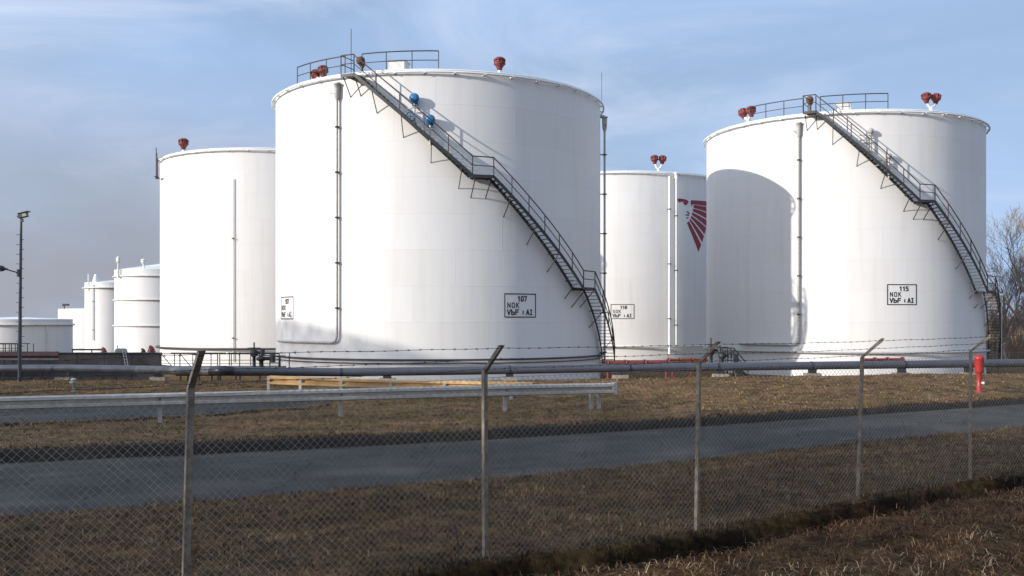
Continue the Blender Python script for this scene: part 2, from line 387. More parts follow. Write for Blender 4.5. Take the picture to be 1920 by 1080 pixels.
# asphalt
def asphalt_mat(name, c1, c2):
    m = bpy.data.materials.new(name); m.use_nodes = True
    n = m.node_tree; b = n.nodes['Principled BSDF']; lk = n.links.new
    t = n.nodes.new('ShaderNodeTexCoord')
    z = n.nodes.new('ShaderNodeTexNoise'); z.inputs['Scale'].default_value = 0.7; z.inputs['Detail'].default_value = 8; z.inputs['Roughness'].default_value = 0.62; lk(t.outputs['Object'], z.inputs['Vector'])
    z2 = n.nodes.new('ShaderNodeTexNoise'); z2.inputs['Scale'].default_value = 55; z2.inputs['Detail'].default_value = 3; lk(t.outputs['Object'], z2.inputs['Vector'])
    ad = n.nodes.new('ShaderNodeMath'); ad.operation = 'MULTIPLY_ADD'; ad.inputs[1].default_value = 0.35; lk(z2.outputs['Fac'], ad.inputs[0]); lk(z.outputs['Fac'], ad.inputs[2])
    c = n.nodes.new('ShaderNodeValToRGB'); c.color_ramp.elements[0].position = 0.45; c.color_ramp.elements[1].position = 0.9
    c.color_ramp.elements[0].color = (*c2, 1); c.color_ramp.elements[1].color = (*c1, 1); lk(ad.outputs[0], c.inputs['Fac']); lk(c.outputs['Color'], b.inputs['Base Color'])
    vo = n.nodes.new('ShaderNodeTexVoronoi'); vo.feature = 'DISTANCE_TO_EDGE'; vo.inputs['Scale'].default_value = 0.42
    wr = n.nodes.new('ShaderNodeMix'); wr.data_type = 'RGBA'; wr.blend_type = 'ADD'; wr.inputs[0].default_value = 0.9
    nzc = n.nodes.new('ShaderNodeTexNoise'); nzc.inputs['Scale'].default_value = 1.1; nzc.inputs['Detail'].default_value = 6; lk(t.outputs['Object'], nzc.inputs['Vector'])
    lk(t.outputs['Object'], wr.inputs[6]); lk(nzc.outputs['Color'], wr.inputs[7]); lk(wr.outputs[2], vo.inputs['Vector'])
    ck = n.nodes.new('ShaderNodeMapRange'); lk(vo.outputs['Distance'], ck.inputs['Value']); ck.inputs['From Min'].default_value = 0.003; ck.inputs['From Max'].default_value = 0.011; ck.inputs['To Min'].default_value = 0.45; ck.inputs['To Max'].default_value = 1.0
    pm = n.nodes.new('ShaderNodeTexNoise'); pm.inputs['Scale'].default_value = 0.28; pm.inputs['Detail'].default_value = 3; lk(t.outputs['Object'], pm.inputs['Vector'])
    pr = n.nodes.new('ShaderNodeMapRange'); lk(pm.outputs['Fac'], pr.inputs['Value']); pr.inputs['From Min'].default_value = 0.48; pr.inputs['From Max'].default_value = 0.54; pr.inputs['To Min'].default_value = 0.86; pr.inputs['To Max'].default_value = 1.06
    m1 = n.nodes.new('ShaderNodeMath'); m1.operation = 'MULTIPLY'; lk(ck.outputs[0], m1.inputs[0]); lk(pr.outputs[0], m1.inputs[1])
    mm = n.nodes.new('ShaderNodeMix'); mm.data_type = 'RGBA'; mm.blend_type = 'MULTIPLY'; mm.inputs[0].default_value = 1; lk(c.outputs['Color'], mm.inputs[6]); lk(m1.outputs[0], mm.inputs[7]); lk(mm.outputs[2], b.inputs['Base Color'])
    bp = n.nodes.new('ShaderNodeBump'); bp.inputs['Strength'].default_value = 0.35; bp.inputs['Distance'].default_value = 0.01; lk(z2.outputs['Fac'], bp.inputs['Height']); lk(bp.outputs['Normal'], b.inputs['Normal'])
    b.inputs['Roughness'].default_value = 0.95; b.inputs['Specular IOR Level'].default_value = 0.12
    return m
road_m = asphalt_mat('asphalt', (0.086, 0.081, 0.072), (0.043, 0.041, 0.037))
ur = np.concatenate([np.arange(-60, -4, 2.0), np.arange(-4, 44, 0.25), np.arange(44, 150, 3.0)])
tt = np.linspace(0, 1, 14)
def road_strip():
    vs_, fs_ = [], []
    for i, u in enumerate(ur):
        lo, up = float(vlo(u)), float(vup(u))
        lo += 0.07 * math.sin(u * 2.3) + 0.05 * math.sin(u * 6.1); up += -0.02
        for k in tt:
            v = lo + (up - lo) * k; x, y = uv2xy(u, v)
            vs_.append((x, y, float(zroad(u)) + 0.035 * math.sin(math.pi * k) + 0.002))
    n = len(tt)
    for i in range(len(ur) - 1):
        for k in range(n - 1): fs_.append((i * n + k, (i + 1) * n + k, (i + 1) * n + k + 1, i * n + k + 1))
    b = MB(); b.add(vs_, fs_, True)
    return tag(b.build('road', road_m), kind='structure')
road_strip()
# dark raw earth edge between road and far verge; its shade is in the colour too
soil_m = mat('dark_shaded_soil', (0.040, 0.033, 0.027), 1.0, var=0.5, scale=8, bump=0.8, bscale=20, spec=0.05)
def soil_edge():
    b = MB(); vs_, fs_ = [], []
    for i, u in enumerate(ur):
        up = float(vup(u)); z = float(zroad(u)); kq = float(np.interp(u, [0, 12, 30], [0.21, 0.17, 0.115])); j = 0.04 * math.sin(u * 3.1) + 0.03 * math.sin(u * 7.7 + 1)
        for (dv, dz) in ((-0.10 + j * 0.5, 0.006), (-0.03 + j * 0.5, kq * 0.5), (0.05, kq * 0.95), (0.28 + j, kq + 0.015), (0.62, kq - 0.10)):
            x, y = uv2xy(u, up + dv); vs_.append((x, y, z + dz))
    for i in range(len(ur) - 1):
        for k in range(4): fs_.append((i * 5 + k, (i + 1) * 5 + k, (i + 1) * 5 + k + 1, i * 5 + k + 1))
    b.add(vs_, fs_, True)
    return tag(b.build('soil_bank', soil_m), kind='structure')
soil_edge()
# side road that leaves to the left behind the guardrail
def side_road():
    near = [on_ground(*p) for p in ((-500, 822), (-200, 808), (0, 797), (250, 787), (420, 778), (540, 768), (620, 758))]
    far = [on_ground(*p) for p in ((-500, 762), (-200, 752), (0, 748), (250, 748), (420, 748), (540, 748), (620, 750))]
    b = MB(); k = 8; vs_, fs_ = [], []
    nn, ff = [], []
    for i in range(len(near) - 1):
        for q in range(10):
            nn.append(near[i].lerp(near[i + 1], q / 10)); ff.append(far[i].lerp(far[i + 1], q / 10))
    nn.append(near[-1]); ff.append(far[-1])
    for a, c in zip(nn, ff):
        for q in range(k):
            p = a.lerp(c, q / (k - 1)); vs_.append((p.x, p.y, max(gz(p.x, p.y), -0.01) + 0.035))
    for i in range(len(nn) - 1):
        for q in range(k - 1): fs_.append((i * k + q, (i + 1) * k + q, (i + 1) * k + q + 1, i * k + q + 1))
    b.add(vs_, fs_, True)
    return tag(b.build('side_road', road_m), kind='structure')
side_road()

# ------------------------------------------------------------------ tanks
BASE = -1.25
class Tank:
    def __init__(s, cx, cy, r, top, label, group, name='storage_tank', base=BASE, seam0=None, course=2.05):
        s.c = Vector((cx, cy, 0)); s.r = r; s.top = top; s.base = base
        s.a0 = math.atan2(cy, cx) + math.pi            # heading from the axis towards the camera
        s.root = empty(name, (cx, cy, base), label, 'storage tank', group)
        s.m = shell_mat('tank_shell', r, (seam0 if seam0 is not None else 0.38) - base, course)
        b = MB(); n = 160; vs_, fs_ = [], []
        for z in (base, top):
            for j in range(n):
                a = 2 * math.pi * j / n; vs_.append((cx + r * math.cos(a), cy + r * math.sin(a), z))
        fs_ = [(j, (j + 1) % n, n + (j + 1) % n, n + j) for j in range(n)]
        b.add(vs_, fs_, True); s.shell = b.build('shell', s.m, s.root)
    def pt(s, th, z, dr=0.0):
        """th degrees to the viewer's right of the line towards the camera"""
        a = s.a0 + math.radians(th); r = s.r + dr
        return Vector((s.c.x + r * math.cos(a), s.c.y + r * math.sin(a), z))
    def rad(s, th):
        a = s.a0 + math.radians(th); return Vector((math.cos(a), math.sin(a), 0))
    def tang(s, th):
        a = s.a0 + math.radians(th); return Vector((-math.sin(a), math.cos(a), 0))
    def arc(s, t0, t1, z0, z1, dr, step=2.0):
        k = max(2, int(abs(t1 - t0) / step) + 1)
        return [s.pt(t0 + (t1 - t0) * i / (k - 1), z0 + (z1 - z0) * i / (k - 1), dr) for i in range(k)]
    def roof(s, rise=0.7, m=white):
        b = MB(); prof = [(s.r + 0.02, s.top - 0.05), (s.r + 0.02, s.top + 0.01), (s.r - 0.1, s.top + 0.02)]
        for k in range(1, 7): q = k / 6; prof.append(((s.r - 0.1) * (1 - q) + 0.001, s.top + 0.03 + rise * q ** 1.0))
        b.lathe((s.c.x, s.c.y, 0), prof, 120); return b.build('roof', m, s.root)
    def ring(s, name, z, dr, r, m, t0=-180, t1=180, clips=0, n=8):
        b = MB(); b.tube(s.arc(t0, t1, z, z, dr, 2.0), r, n)
        o = b.build(name, m, s.root)
        if clips:
            k = int((t1 - t0) / clips)
            for i in range(k):
                th = t0 + (i + 0.5) * clips
                if abs(th) > 100: continue
                c = MB(); c.bar(s.pt(th, z - r * 0.6, -0.02), s.pt(th, z - r * 0.6, dr + r), 0.12, 0.07)
                c.build('pipe_clip', m, o)
        return o
    def downpipe(s, th, z0, z1, dr=0.28, r=0.10, m=pipe_white, clip=2.6, foot=None, head=True):
        path = [s.pt(th, z1, dr)]
        if foot is not None:
            R2 = 0.35; path += [s.pt(th, z0 + R2, dr), s.pt(th - math.degrees(0.10 / s.r), z0 + 0.10, dr), s.pt(th - math.degrees(0.35 / s.r), z0, dr)]
            path += s.arc(th - math.degrees(0.4 / s.r), foot, z0, z0, dr)
        else: path += [s.pt(th, z0, dr)]
        b = MB(); b.tube(path, r, 10); o = b.build('downpipe', m, s.root)
        z = z1 - clip * 0.6
        while z > z0 + 0.5:
            c = MB(); c.lathe(s.pt(th, z - 0.05, dr), [(r + 0.045, 0), (r + 0.045, 0.09)], 10); c.bar(s.pt(th, z, 0), s.pt(th, z, dr + 0.16), 0.10, 0.06); z -= clip; c.build('pipe_clamp', rail_steel, o)
        if head:
            h = MB(); zt = z1
            h.lathe(s.pt(th, zt - 0.05, dr), [(r, 0), (0.15, 0.22), (0.17, 0.65), (0.17, 0.9), (0.22, 0.92), (0.22, 0.99), (0.1, 1.02)], 14)
            h.bar(s.pt(th - 2.2, zt + 0.42, dr + 0.1), s.pt(th, zt + 0.30, dr), 0.09, 0.09)
            h.tube([s.pt(th, zt + 0.95, dr), s.pt(th, zt + 0.95, -0.05)], 0.11, 8)
            h.build('foam_chamber', m, o)
        return o
    def railing(s, t0, t1, z, n, h=1.05, dr=-0.12):
        b = MB(); b.tube(s.arc(t0, t1, z + h, z + h, dr, 1.5), 0.036, 6); b.tube(s.arc(t0, t1, z + h * 0.5, z + h * 0.5, dr, 1.5), 0.026, 6)
        for i in range(n + 1):
            th = t0 + (t1 - t0) * i / n; b.tube([s.pt(th, z - 0.05, dr), s.pt(th, z + h, dr)], 0.030, 6)
        return b.build('roof_railing', rail_steel, s.root)
    def stairs(s, plat, flights, landings, steel=black_steel, bracket_step=7.5):
        """plat (t0,t1,z); flights [(t0,z0,t1,z1)]; landings [(t0,t1,z)] at the outer edge"""
        ri, ro = 0.16, 0.94
        st = bpy.data.objects.new('staircase', None); C.objects.link(st); st.parent = s.root
        prof_out = [(-0.025, -0.11), (0.025, -0.11), (0.025, 0.06), (-0.025, 0.06)]
        for dr, nm in ((ri, 'inner_stringer'), (ro, 'outer_stringer')):
            b = MB()
            for (t0, z0, t1, z1) in flights: b.sweep(s.arc(t0, t1, z0, z1, dr, 1.0), prof_out)
            for (t0, t1, z) in landings: b.sweep(s.arc(t0, t1, z, z, dr, 1.0), prof_out)
            b.build(nm, steel, st)
        for (t0, t1, z) in landings + [plat]:
            b = MB(); dd = -0.5 if (t0, t1, z) == plat else ri
            k = 4
            for i in range(k):
                a0_, a1_ = t0 + (t1 - t0) * i / k, t0 + (t1 - t0) * (i + 1) / k
                vs_ = [s.pt(a0_, z, dd), s.pt(a1_, z, dd), s.pt(a1_, z, ro), s.pt(a0_, z, ro)]
                vs_ += [v - Vector((0, 0, 0.06)) for v in vs_]
                b.add(vs_, [(0, 1, 2, 3), (7, 6, 5, 4), (0, 4, 5, 1), (1, 5, 6, 2), (2, 6, 7, 3), (3, 7, 4, 0)])
            if (t0, t1, z) == plat: b.sweep(s.arc(t0, t1, z - 0.06, z - 0.06, ro, 1.0), prof_out)
            b.build('landing_plate', steel, st)
        for (t0, z0, t1, z1) in flights:
            k = int(round(abs(z1 - z0) / 0.21))
            for i in range(1, k):
                q = i / k; th = t0 + (t1 - t0) * q; z = z0 + (z1 - z0) * q
                b = MB(); c = (s.pt(th, z + 0.02, ri) + s.pt(th, z + 0.02, ro)) / 2
                b.box(c, (ro - ri - 0.06, 0.23, 0.035), (s.rad(th), s.tang(th), Vector((0, 0, 1))))
                b.build('tread', steel, st)
        # handrail along the outer side
        seq = []
        seq += [(plat[0], plat[2]), (plat[1], plat[2])]
        for i, (t0, z0, t1, z1) in enumerate(flights):
            seq += [(t0, z0), (t1, z1)]
        b = MB()
        for h, rr in ((1.05, 0.036), (0.55, 0.027)):
            pts = []
            for (ta, za), (tb, zb) in zip(seq[:-1], seq[1:]):
                if abs(ta - tb) < 0.01: continue
                pts += s.arc(ta, tb, za + h, zb + h, ro, 1.0)
            b.tube(pts, rr, 6)
        for (ta, za), (tb, zb) in zip(seq[:-1], seq[1:]):
            ln = math.hypot(math.radians(tb - ta) * s.r, zb - za); k = max(1, int(round(ln / 1.55)))
            for i in range(k + 1):
                q = i / k; th = ta + (tb - ta) * q; z = za + (zb - za) * q
                b.tube([s.pt(th, z - 0.1, ro), s.pt(th, z + 1.05, ro)], 0.033, 6)
        # gate side of the top platform
        for dz in (0.55, 1.05): b.tube([s.pt(plat[0], plat[2] + dz, ro), s.pt(plat[0], plat[2] + dz, -0.4)], 0.026, 6)
        b.tube([s.pt(plat[0], plat[2], -0.4), s.pt(plat[0], plat[2] + 1.05, -0.4)], 0.03, 6)
        b.build('handrail', rail_steel, st)
        # brackets carrying the outer stringer
        where = [(plat[0] + 0.6, plat[2] - 0.06), (plat[1], plat[2] - 0.06)]
        for (t0, z0, t1, z1) in flights:
            k = max(2, int(abs(t1 - t0) / bracket_step))
            for i in range(1, k + 1):
                q = (i - 0.35) / k; where.append((t0 + (t1 - t0) * q, z0 + (z1 - z0) * q - 0.12))
        for (t0, t1, z) in landings: where += [(t0 + 0.8, z - 0.1), (t1 - 0.6, z - 0.1)]
        for (th, z) in where:
            b = MB(); b.bar(s.pt(th, z, ro), s.pt(th - 0.4, z - 1.05, 0.0), 0.042, 0.042); b.bar(s.pt(th, z, ro), s.pt(th, z, 0.0), 0.042, 0.042)
            br = b.build('bracket', steel, st)
        return st
    def breather(s, th, dr=-0.45, h=0.75, twin=False, size=0.30, m=red_rust, tilt=0.0):
        """red vent head(s) on a white stub"""
        z = s.top
        o = None
        heads = (-0.36, 0.36) if twin else (0.0,)
        stub = MB(); base = s.pt(th, z, dr); tg = s.tang(th)
        if twin:
            stub.tube([base - Vector((0, 0, 0.1)), base + Vector((0, 0, 0.35))], 0.13, 10)
            for hx in heads: stub.tube([base + Vector((0, 0, 0.28)), base + tg * hx * 0.6 + Vector((0, 0, 0.42)), base + tg * hx + Vector((0, 0, h))], 0.10, 8)
        else: stub.tube([base - Vector((0, 0, 0.1)), base + Vector((0, 0, h))], 0.11, 10)
        st = stub.build('vent_stub', white, s.root)
        for hx in heads:
            b = MB(); c = base + tg * hx + Vector((0, 0, h - 0.08)); ax = (Vector((0, 0, 1)) + tg * (0.10 * (1 if hx > 0 else -1 if hx < 0 else 0) + tilt)).normalized()
            k = size
            b.lathe(c, [(0.28 * k, 0), (0.42 * k, 0.12 * k), (0.46 * k, 0.4 * k), (0.72 * k, 0.8 * k), (0.95 * k, 0.98 * k), (0.95 * k, 1.16 * k), (0.84 * k, 1.22 * k), (0.82 * k, 1.68 * k), (0.90 * k, 1.72 * k), (0.90 * k, 1.86 * k), (0.55 * k, 2.12 * k), (0.001, 2.2 * k)], 14, ax)
            for q in range(10):
                a = q * math.pi / 5; xx = ax.orthogonal().normalized(); yy = ax.cross(xx)
                d = xx * math.cos(a) + yy * math.sin(a)
                b.bar(c + ax * 1.0 * k + d * 0.80 * k, c + ax * 1.82 * k + d * 0.90 * k, 0.15 * k, 0.15 * k)
            b.build('vent_head', m, st)
        return st

# --- signs painted on the shells: stroke letters bent round the cylinder
GL = {'N': [[(0, 0), (0, 6), (3.4, 0), (3.4, 6)]], 'O': [[(0.7, 0), (0, 0.9), (0, 5.1), (0.7, 6), (2.7, 6), (3.4, 5.1), (3.4, 0.9), (2.7, 0), (0.7, 0)]],
      'K': [[(0, 0), (0, 6)], [(3.3, 6), (0, 2.6)], [(1.1, 3.6), (3.4, 0)]], 'V': [[(0, 6), (1.8, 0), (3.6, 6)]],
      'b': [[(0, 6), (0, 0), (2.4, 0), (3.2, 0.8), (3.2, 2.4), (2.4, 3.2), (0, 3.2)]], 'F': [[(0, 0), (0, 6), (3.4, 6)], [(0, 3.2), (2.8, 3.2)]],
      ':': [[(1.4, 0.8), (1.4, 1.7)], [(1.4, 3.4), (1.4, 4.3)]], 'A': [[(0, 0), (1.8, 6), (3.6, 0)], [(0.7, 2.0), (2.9, 2.0)]],
      'I': [[(1.2, 0), (1.2, 6)], [(0.3, 6), (2.1, 6)], [(0.3, 0), (2.1, 0)]], 'S': [[(0, 0.6), (0.7, 0), (2.6, 0), (3.3, 0.9), (3.3, 2.3), (2.6, 3.1), (0.8, 3.1), (0.1, 3.9), (0.1, 5.2), (0.8, 6), (2.7, 6), (3.3, 5.4)]],
      '1': [[(0.6, 4.9), (1.7, 6), (1.7, 0)]], '0': [[(0.6, 0), (0, 0.9), (0, 5.1), (0.6, 6), (2.2, 6), (2.8, 5.1), (2.8, 0.9), (2.2, 0), (0.6, 0)]],
      '7': [[(0, 6), (2.8, 6), (1.2, 0)]], '5': [[(2.7, 6), (0.1, 6), (0.1, 3.5), (2.0, 3.5), (2.8, 2.7), (2.8, 0.8), (2.0, 0), (0, 0)]],
      '8': [[(0.6, 0), (0, 0.8), (0, 2.4), (0.6, 3.1), (0, 3.8), (0, 5.3), (0.6, 6), (2.2, 6), (2.8, 5.3), (2.8, 3.8), (2.2, 3.1), (2.8, 2.4), (2.8, 0.8), (2.2, 0), (0.6, 0)], [(0.6, 3.1), (2.2, 3.1)]]}
def stroke(b, T, pts, wd, th0, off=0.014):
    for (a, c) in zip(pts[:-1], pts[1:]):
        dx, dz = c[0] - a[0], c[1] - a[1]; ln = math.hypot(dx, dz)
        if ln < 1e-6: continue
        ex, ez = dx / ln * wd * 0.5, dz / ln * wd * 0.5; nx, nz_ = -dz / ln * wd / 2, dx / ln * wd / 2
        k = max(1, int(ln / 0.25)); vs_ = []
        for i in range(k + 1):
            q = i / k; x = a[0] - ex + (dx + 2 * ex) * q; z = a[1] - ez + (dz + 2 * ez) * q
            for sgn in (-1, 1):
                vs_.append(T.pt(th0 + math.degrees((x + nx * sgn) / T.r), z + nz_ * sgn, off))
        b.add(vs_, [(2 * i, 2 * i + 2, 2 * i + 3, 2 * i + 1) for i in range(k)])
def sign(T, th_l, th_r, z0, z1, num, word):
    wd = math.radians(th_r - th_l) * T.r; hg = z1 - z0; b = MB()
    bw = 0.062; k = 0.0
    for i, seg in enumerate(([(0, z0), (wd, z0)], [(wd, z0), (wd, z1)], [(wd, z1), (0, z1)], [(0, z1), (0, z0)])):
        stroke(b, T, seg, bw, th_l, 0.012 + 0.0006 * i)
    def text(s_, x, zb, h, adv, w_, xs=1.0):
        sc = h / 6
        for i, ch in enumerate(s_):
            for j, pl in enumerate(GL.get(ch, [])): stroke(b, T, [(x + (i * adv + px_ * xs) * sc, zb + pz * sc) for px_, pz in pl], w_, th_l, 0.014 + 0.0006 * (i % 2) + 0.0003 * j)
    text(num, 0.41 * wd, z0 + hg * 0.70, hg * 0.19, 5.2, 0.068, 1.1)
    text(word, 0.09 * wd, z0 + hg * 0.41, hg * 0.20, 6.3, 0.050)
    text('VbF', 0.08 * wd, z0 + hg * 0.11, hg * 0.20, 6.0, 0.070, 1.15)
    text(':', 0.55 * wd, z0 + hg * 0.11, hg * 0.20, 4, 0.07)
    text('AI', 0.69 * wd, z0 + hg * 0.11, hg * 0.20, 6.0, 0.07, 1.1)
    return b.build('painted_sign', black_mark, T.root)

GRP = 'white storage tanks of the oil depot'
T107 = Tank(-4.82, 67.7, 10.68, 16.68, 'largest white storage tank in the middle, marked 107, with a dark stair curving down it', GRP)
T107.roof()
T107.ring('rim_pipe', 16.48, 0.22, 0.065, white, clips=9)
T107.ring('base_pipe', 0.30, 0.18, 0.055, rail_steel)
T107.ring('base_cable', 0.10, 0.12, 0.030, rail_steel)
T107.downpipe(-32.9, 1.25, 15.2, dr=0.17, r=0.075, foot=-67)
T107.downpipe(81.0, -0.8, 15.0, r=0.075, m=pipe_white)
T107.stairs((-28.6, -24.4, 16.40), [(-24.4, 16.36, 9.0, 10.62), (15.0, 10.60, 47.4, 4.45), (54.0, 4.43, 83.0, -1.1)], [(9.0, 15.0, 10.60), (47.4, 54.0, 4.45)])
T107.railing(-54.0, -31.0, 16.68, 3)
T107.railing(-24.8, -0.4, 16.68, 3)
T107.breather(-44.6, h=0.22, size=0.30, tilt=-0.9); T107.breather(-42.6, dr=-0.6, h=0.25, size=0.34, tilt=-0.2)
T107.breather(19.6, h=0.30, size=0.36)
sign(T107, 20.3, 31.3, 2.72, 4.05, '107', 'NOK')
sign(T107, -66.5, -55.6, 2.62, 3.95, '107', 'NOK')
b = MB()
c = T107.pt(-14.5, 16.95, -1.3); b.box(c, (0.9, 1.0, 0.85), (T107.rad(-14.5), T107.tang(-14.5), Vector((0, 0, 1)))); b.box(c + Vector((0, 0, 0.45)), (1.0, 1.12, 0.06), (T107.rad(-14.5), T107.tang(-14.5), Vector((0, 0, 1))))
b.build('roof_hatch', dirty_white, T107.root)
b = MB(); b.tube([T107.pt(-28.3, 16.6, 0.0), T107.pt(-28.3, 19.2, 0.0)], 0.022, 6); b.build('lightning_rod', rail_steel, T107.root)
b = MB(); b.tube([T107.pt(84, 16.6, 0.1), T107.pt(84, 19.0, 0.1)], 0.016, 6); b.build('lightning_rod', rail_steel, T107.root)
def gate_wheel(T, th, z):
    b = MB(); c = T.pt(th, z, -0.3); b.tube([c, c + Vector((0, 0, 1.1))], 0.07, 8)
    b.lathe(c + Vector((0, 0, 0.5)), [(0.09, 0), (0.17, 0.1), (0.17, 0.26), (0.06, 0.4)], 10)
    b.lathe(c + Vector((0, 0, 0.85)) , [(0.16, 0), (0.24, 0.06), (0.26, 0.2), (0.2, 0.36), (0.001, 0.42)], 10, T.rad(th))
    return b.build('roof_valve', rusty, T.root)
gate_wheel(T107, -25.3, 16.5)
def gauge(T, th, z, wheel=True):
    """blue gauge heads standing out from the shell beside the stair"""
    b = MB(); c = T.pt(th, z, 0.0); d = T.rad(th)
    b.lathe(c + d * 0.12, [(0.10, 0), (0.21, 0.05), (0.25, 0.14), (0.25, 0.24), (0.285, 0.26), (0.285, 0.32), (0.23, 0.39), (0.10, 0.43), (0.001, 0.44)], 16, d)
    b.box(c + d * 0.24 + Vector((0.02, 0, -0.30)), (0.18, 0.30, 0.24), (d, T.tang(th), Vector((0, 0, 1))))
    o = b.build('gauge_head', blue_paint, T.root)
    p = MB(); p.tube([c + d * 0.32 + Vector((0, 0, -0.3)), c + d * 0.32 + Vector((0, 0, -1.15)), c + Vector((0, 0, -1.3))], 0.06, 8)
    for k in range(2): p.tube([c + d * 0.35 + T.tang(th) * (0.12 - 0.3 * k) + Vector((0, 0, -0.5 - 0.1 * k)), c + d * 0.35 + T.tang(th) * (-0.35 - 0.1 * k) + Vector((0, 0, -0.55))], 0.035, 6)
    p.build('gauge_stand', dirty_white, o)
    if wheel:
        q = MB(); cc = T.pt(th - 1.0, z - 1.05, 0.5); x = T.tang(th); n = 20
        q.tube([cc + (x * math.cos(2 * math.pi * i / n) + Vector((0, 0, 1)) * math.sin(2 * math.pi * i / n)) * 0.26 for i in range(n + 1)], 0.032, 6)
        for a in (0, math.pi / 2): q.tube([cc - (x * math.cos(a) + Vector((0, 0, 1)) * math.sin(a)) * 0.25, cc + (x * math.cos(a) + Vector((0, 0, 1)) * math.sin(a)) * 0.25], 0.02, 5)
        q.build('hand_wheel', blue_paint, o)
    return o
gauge(T107, -7.4, 14.95); gauge(T107, -2.8, 13.75, False)

z5 = lambda z: EYE + (z - EYE) * 0.983
T115 = Tank(24.87, 76.67, 9.97, z5(16.68), 'white storage tank on the right marked 115, with a shadow across its left half', GRP)
T115.roof()
T115.ring('rim_pipe', z5(16.48), 0.22, 0.065, white, clips=9)
T115.ring('base_pipe', z5(0.35), 0.22, 0.075, pipe_white)
T115.downpipe(-15.4, z5(0.85), z5(15.1), r=0.085, dr=0.15, foot=-42)
T115.stairs((-12.6, -8.2, z5(16.62)), [(-8.2, z5(16.58), 26.7, z5(10.48)), (32.4, z5(10.44), 60.0, z5(4.54)), (68.5, z5(4.50), 92.0, -0.9)], [(26.7, 32.4, z5(10.46)), (60.0, 68.5, z5(4.52))])
T115.railing(-38.0, -14.0, z5(16.68), 3); T115.railing(-7.6, 17.5, z5(16.68), 3)
T115.breather(-41.0, h=0.50, twin=True, size=0.36, tilt=-0.2)
T115.breather(37.1, h=0.62, twin=True, size=0.34)
sign(T115, 17.1, 28.4, z5(3.58), z5(4.92), '115', 'NOK')
b = MB()
c = T115.pt(1.0, z5(16.9), -1.0); b.box(c, (0.9, 0.95, 0.75), (T115.rad(1), T115.tang(1), Vector((0, 0, 1)))); b.box(c + Vector((0, 0, 0.40)), (1.0, 1.07, 0.06), (T115.rad(1), T115.tang(1), Vector((0, 0, 1))))
b.build('roof_hatch', dirty_white, T115.root)
gate_wheel(T115, -11.6, z5(16.75))
def grey_gauge(T, th, z):
    b = MB(); c = T.pt(th, z, 0.0); d = T.rad(th)
    b.tube([c + d * 0.3 + Vector((0, 0, -1.2)), c + d * 0.3 + Vector((0, 0, 0.2))], 0.07, 8)
    b.lathe(c + d * 0.3 + Vector((0, 0, 0.1)), [(0.1, 0), (0.2, 0.08), (0.2, 0.25), (0.08, 0.36)], 10)
    b.bar(c + d * 0.3 + Vector((0, 0, -0.3)), c + d * 0.3 - T.tang(th) * 0.9 + Vector((0, 0, -0.35)), 0.07, 0.07)
    b.bar(c + d * 0.3 + Vector((0, 0, -0.05)), c + d * 0.3 - T.tang(th) * 0.7, 0.06, 0.06)
    return b.build('gauge_stand', pipe_white, T.root)
grey_gauge(T115, 10.5, z5(14.9)); grey_gauge(T115, 17.0, z5(13.2))

T118 = Tank(11.5, 106.5, 10.5, 16.70, 'white storage tank half hidden behind others, with a dark red bird emblem', GRP)
T118.roof()
T118.ring('rim_pipe', 16.50, 0.22, 0.065, white, clips=9)
T118.ring('base_pipe', 0.05, 0.35, 0.10, white)
T118.downpipe(24.7, -0.7, 16.2, r=0.13, m=white, dr=0.35, clip=5.2, head=False)
T118.downpipe(28.6, 0.1, 15.6, r=0.11, m=white, dr=0.35, clip=5.2)
T118.breather(20.5, h=0.80, twin=True, size=0.40)
sign(T118, -5.4, 6.5, 2.68, 4.02, '118', 'SOK')
def px_on(T, px, py):
    """(angle, height) of the shell point seen at (px, py)"""
    a = (px - 960) / FPX; cx, cy = T.c.x, T.c.y
    A = a * a + 1; B = -2 * (a * cx + cy); Cc = cx * cx + cy * cy - T.r ** 2
    D = max(B * B - 4 * A * Cc, 0); t = (-B - math.sqrt(D)) / (2 * A)
    th = math.atan2(t - cy, a * t - cx) - T.a0
    th = (th + math.pi) % (2 * math.pi) - math.pi
    return math.degrees(th), EYE + (HOR - py) / FPX * t
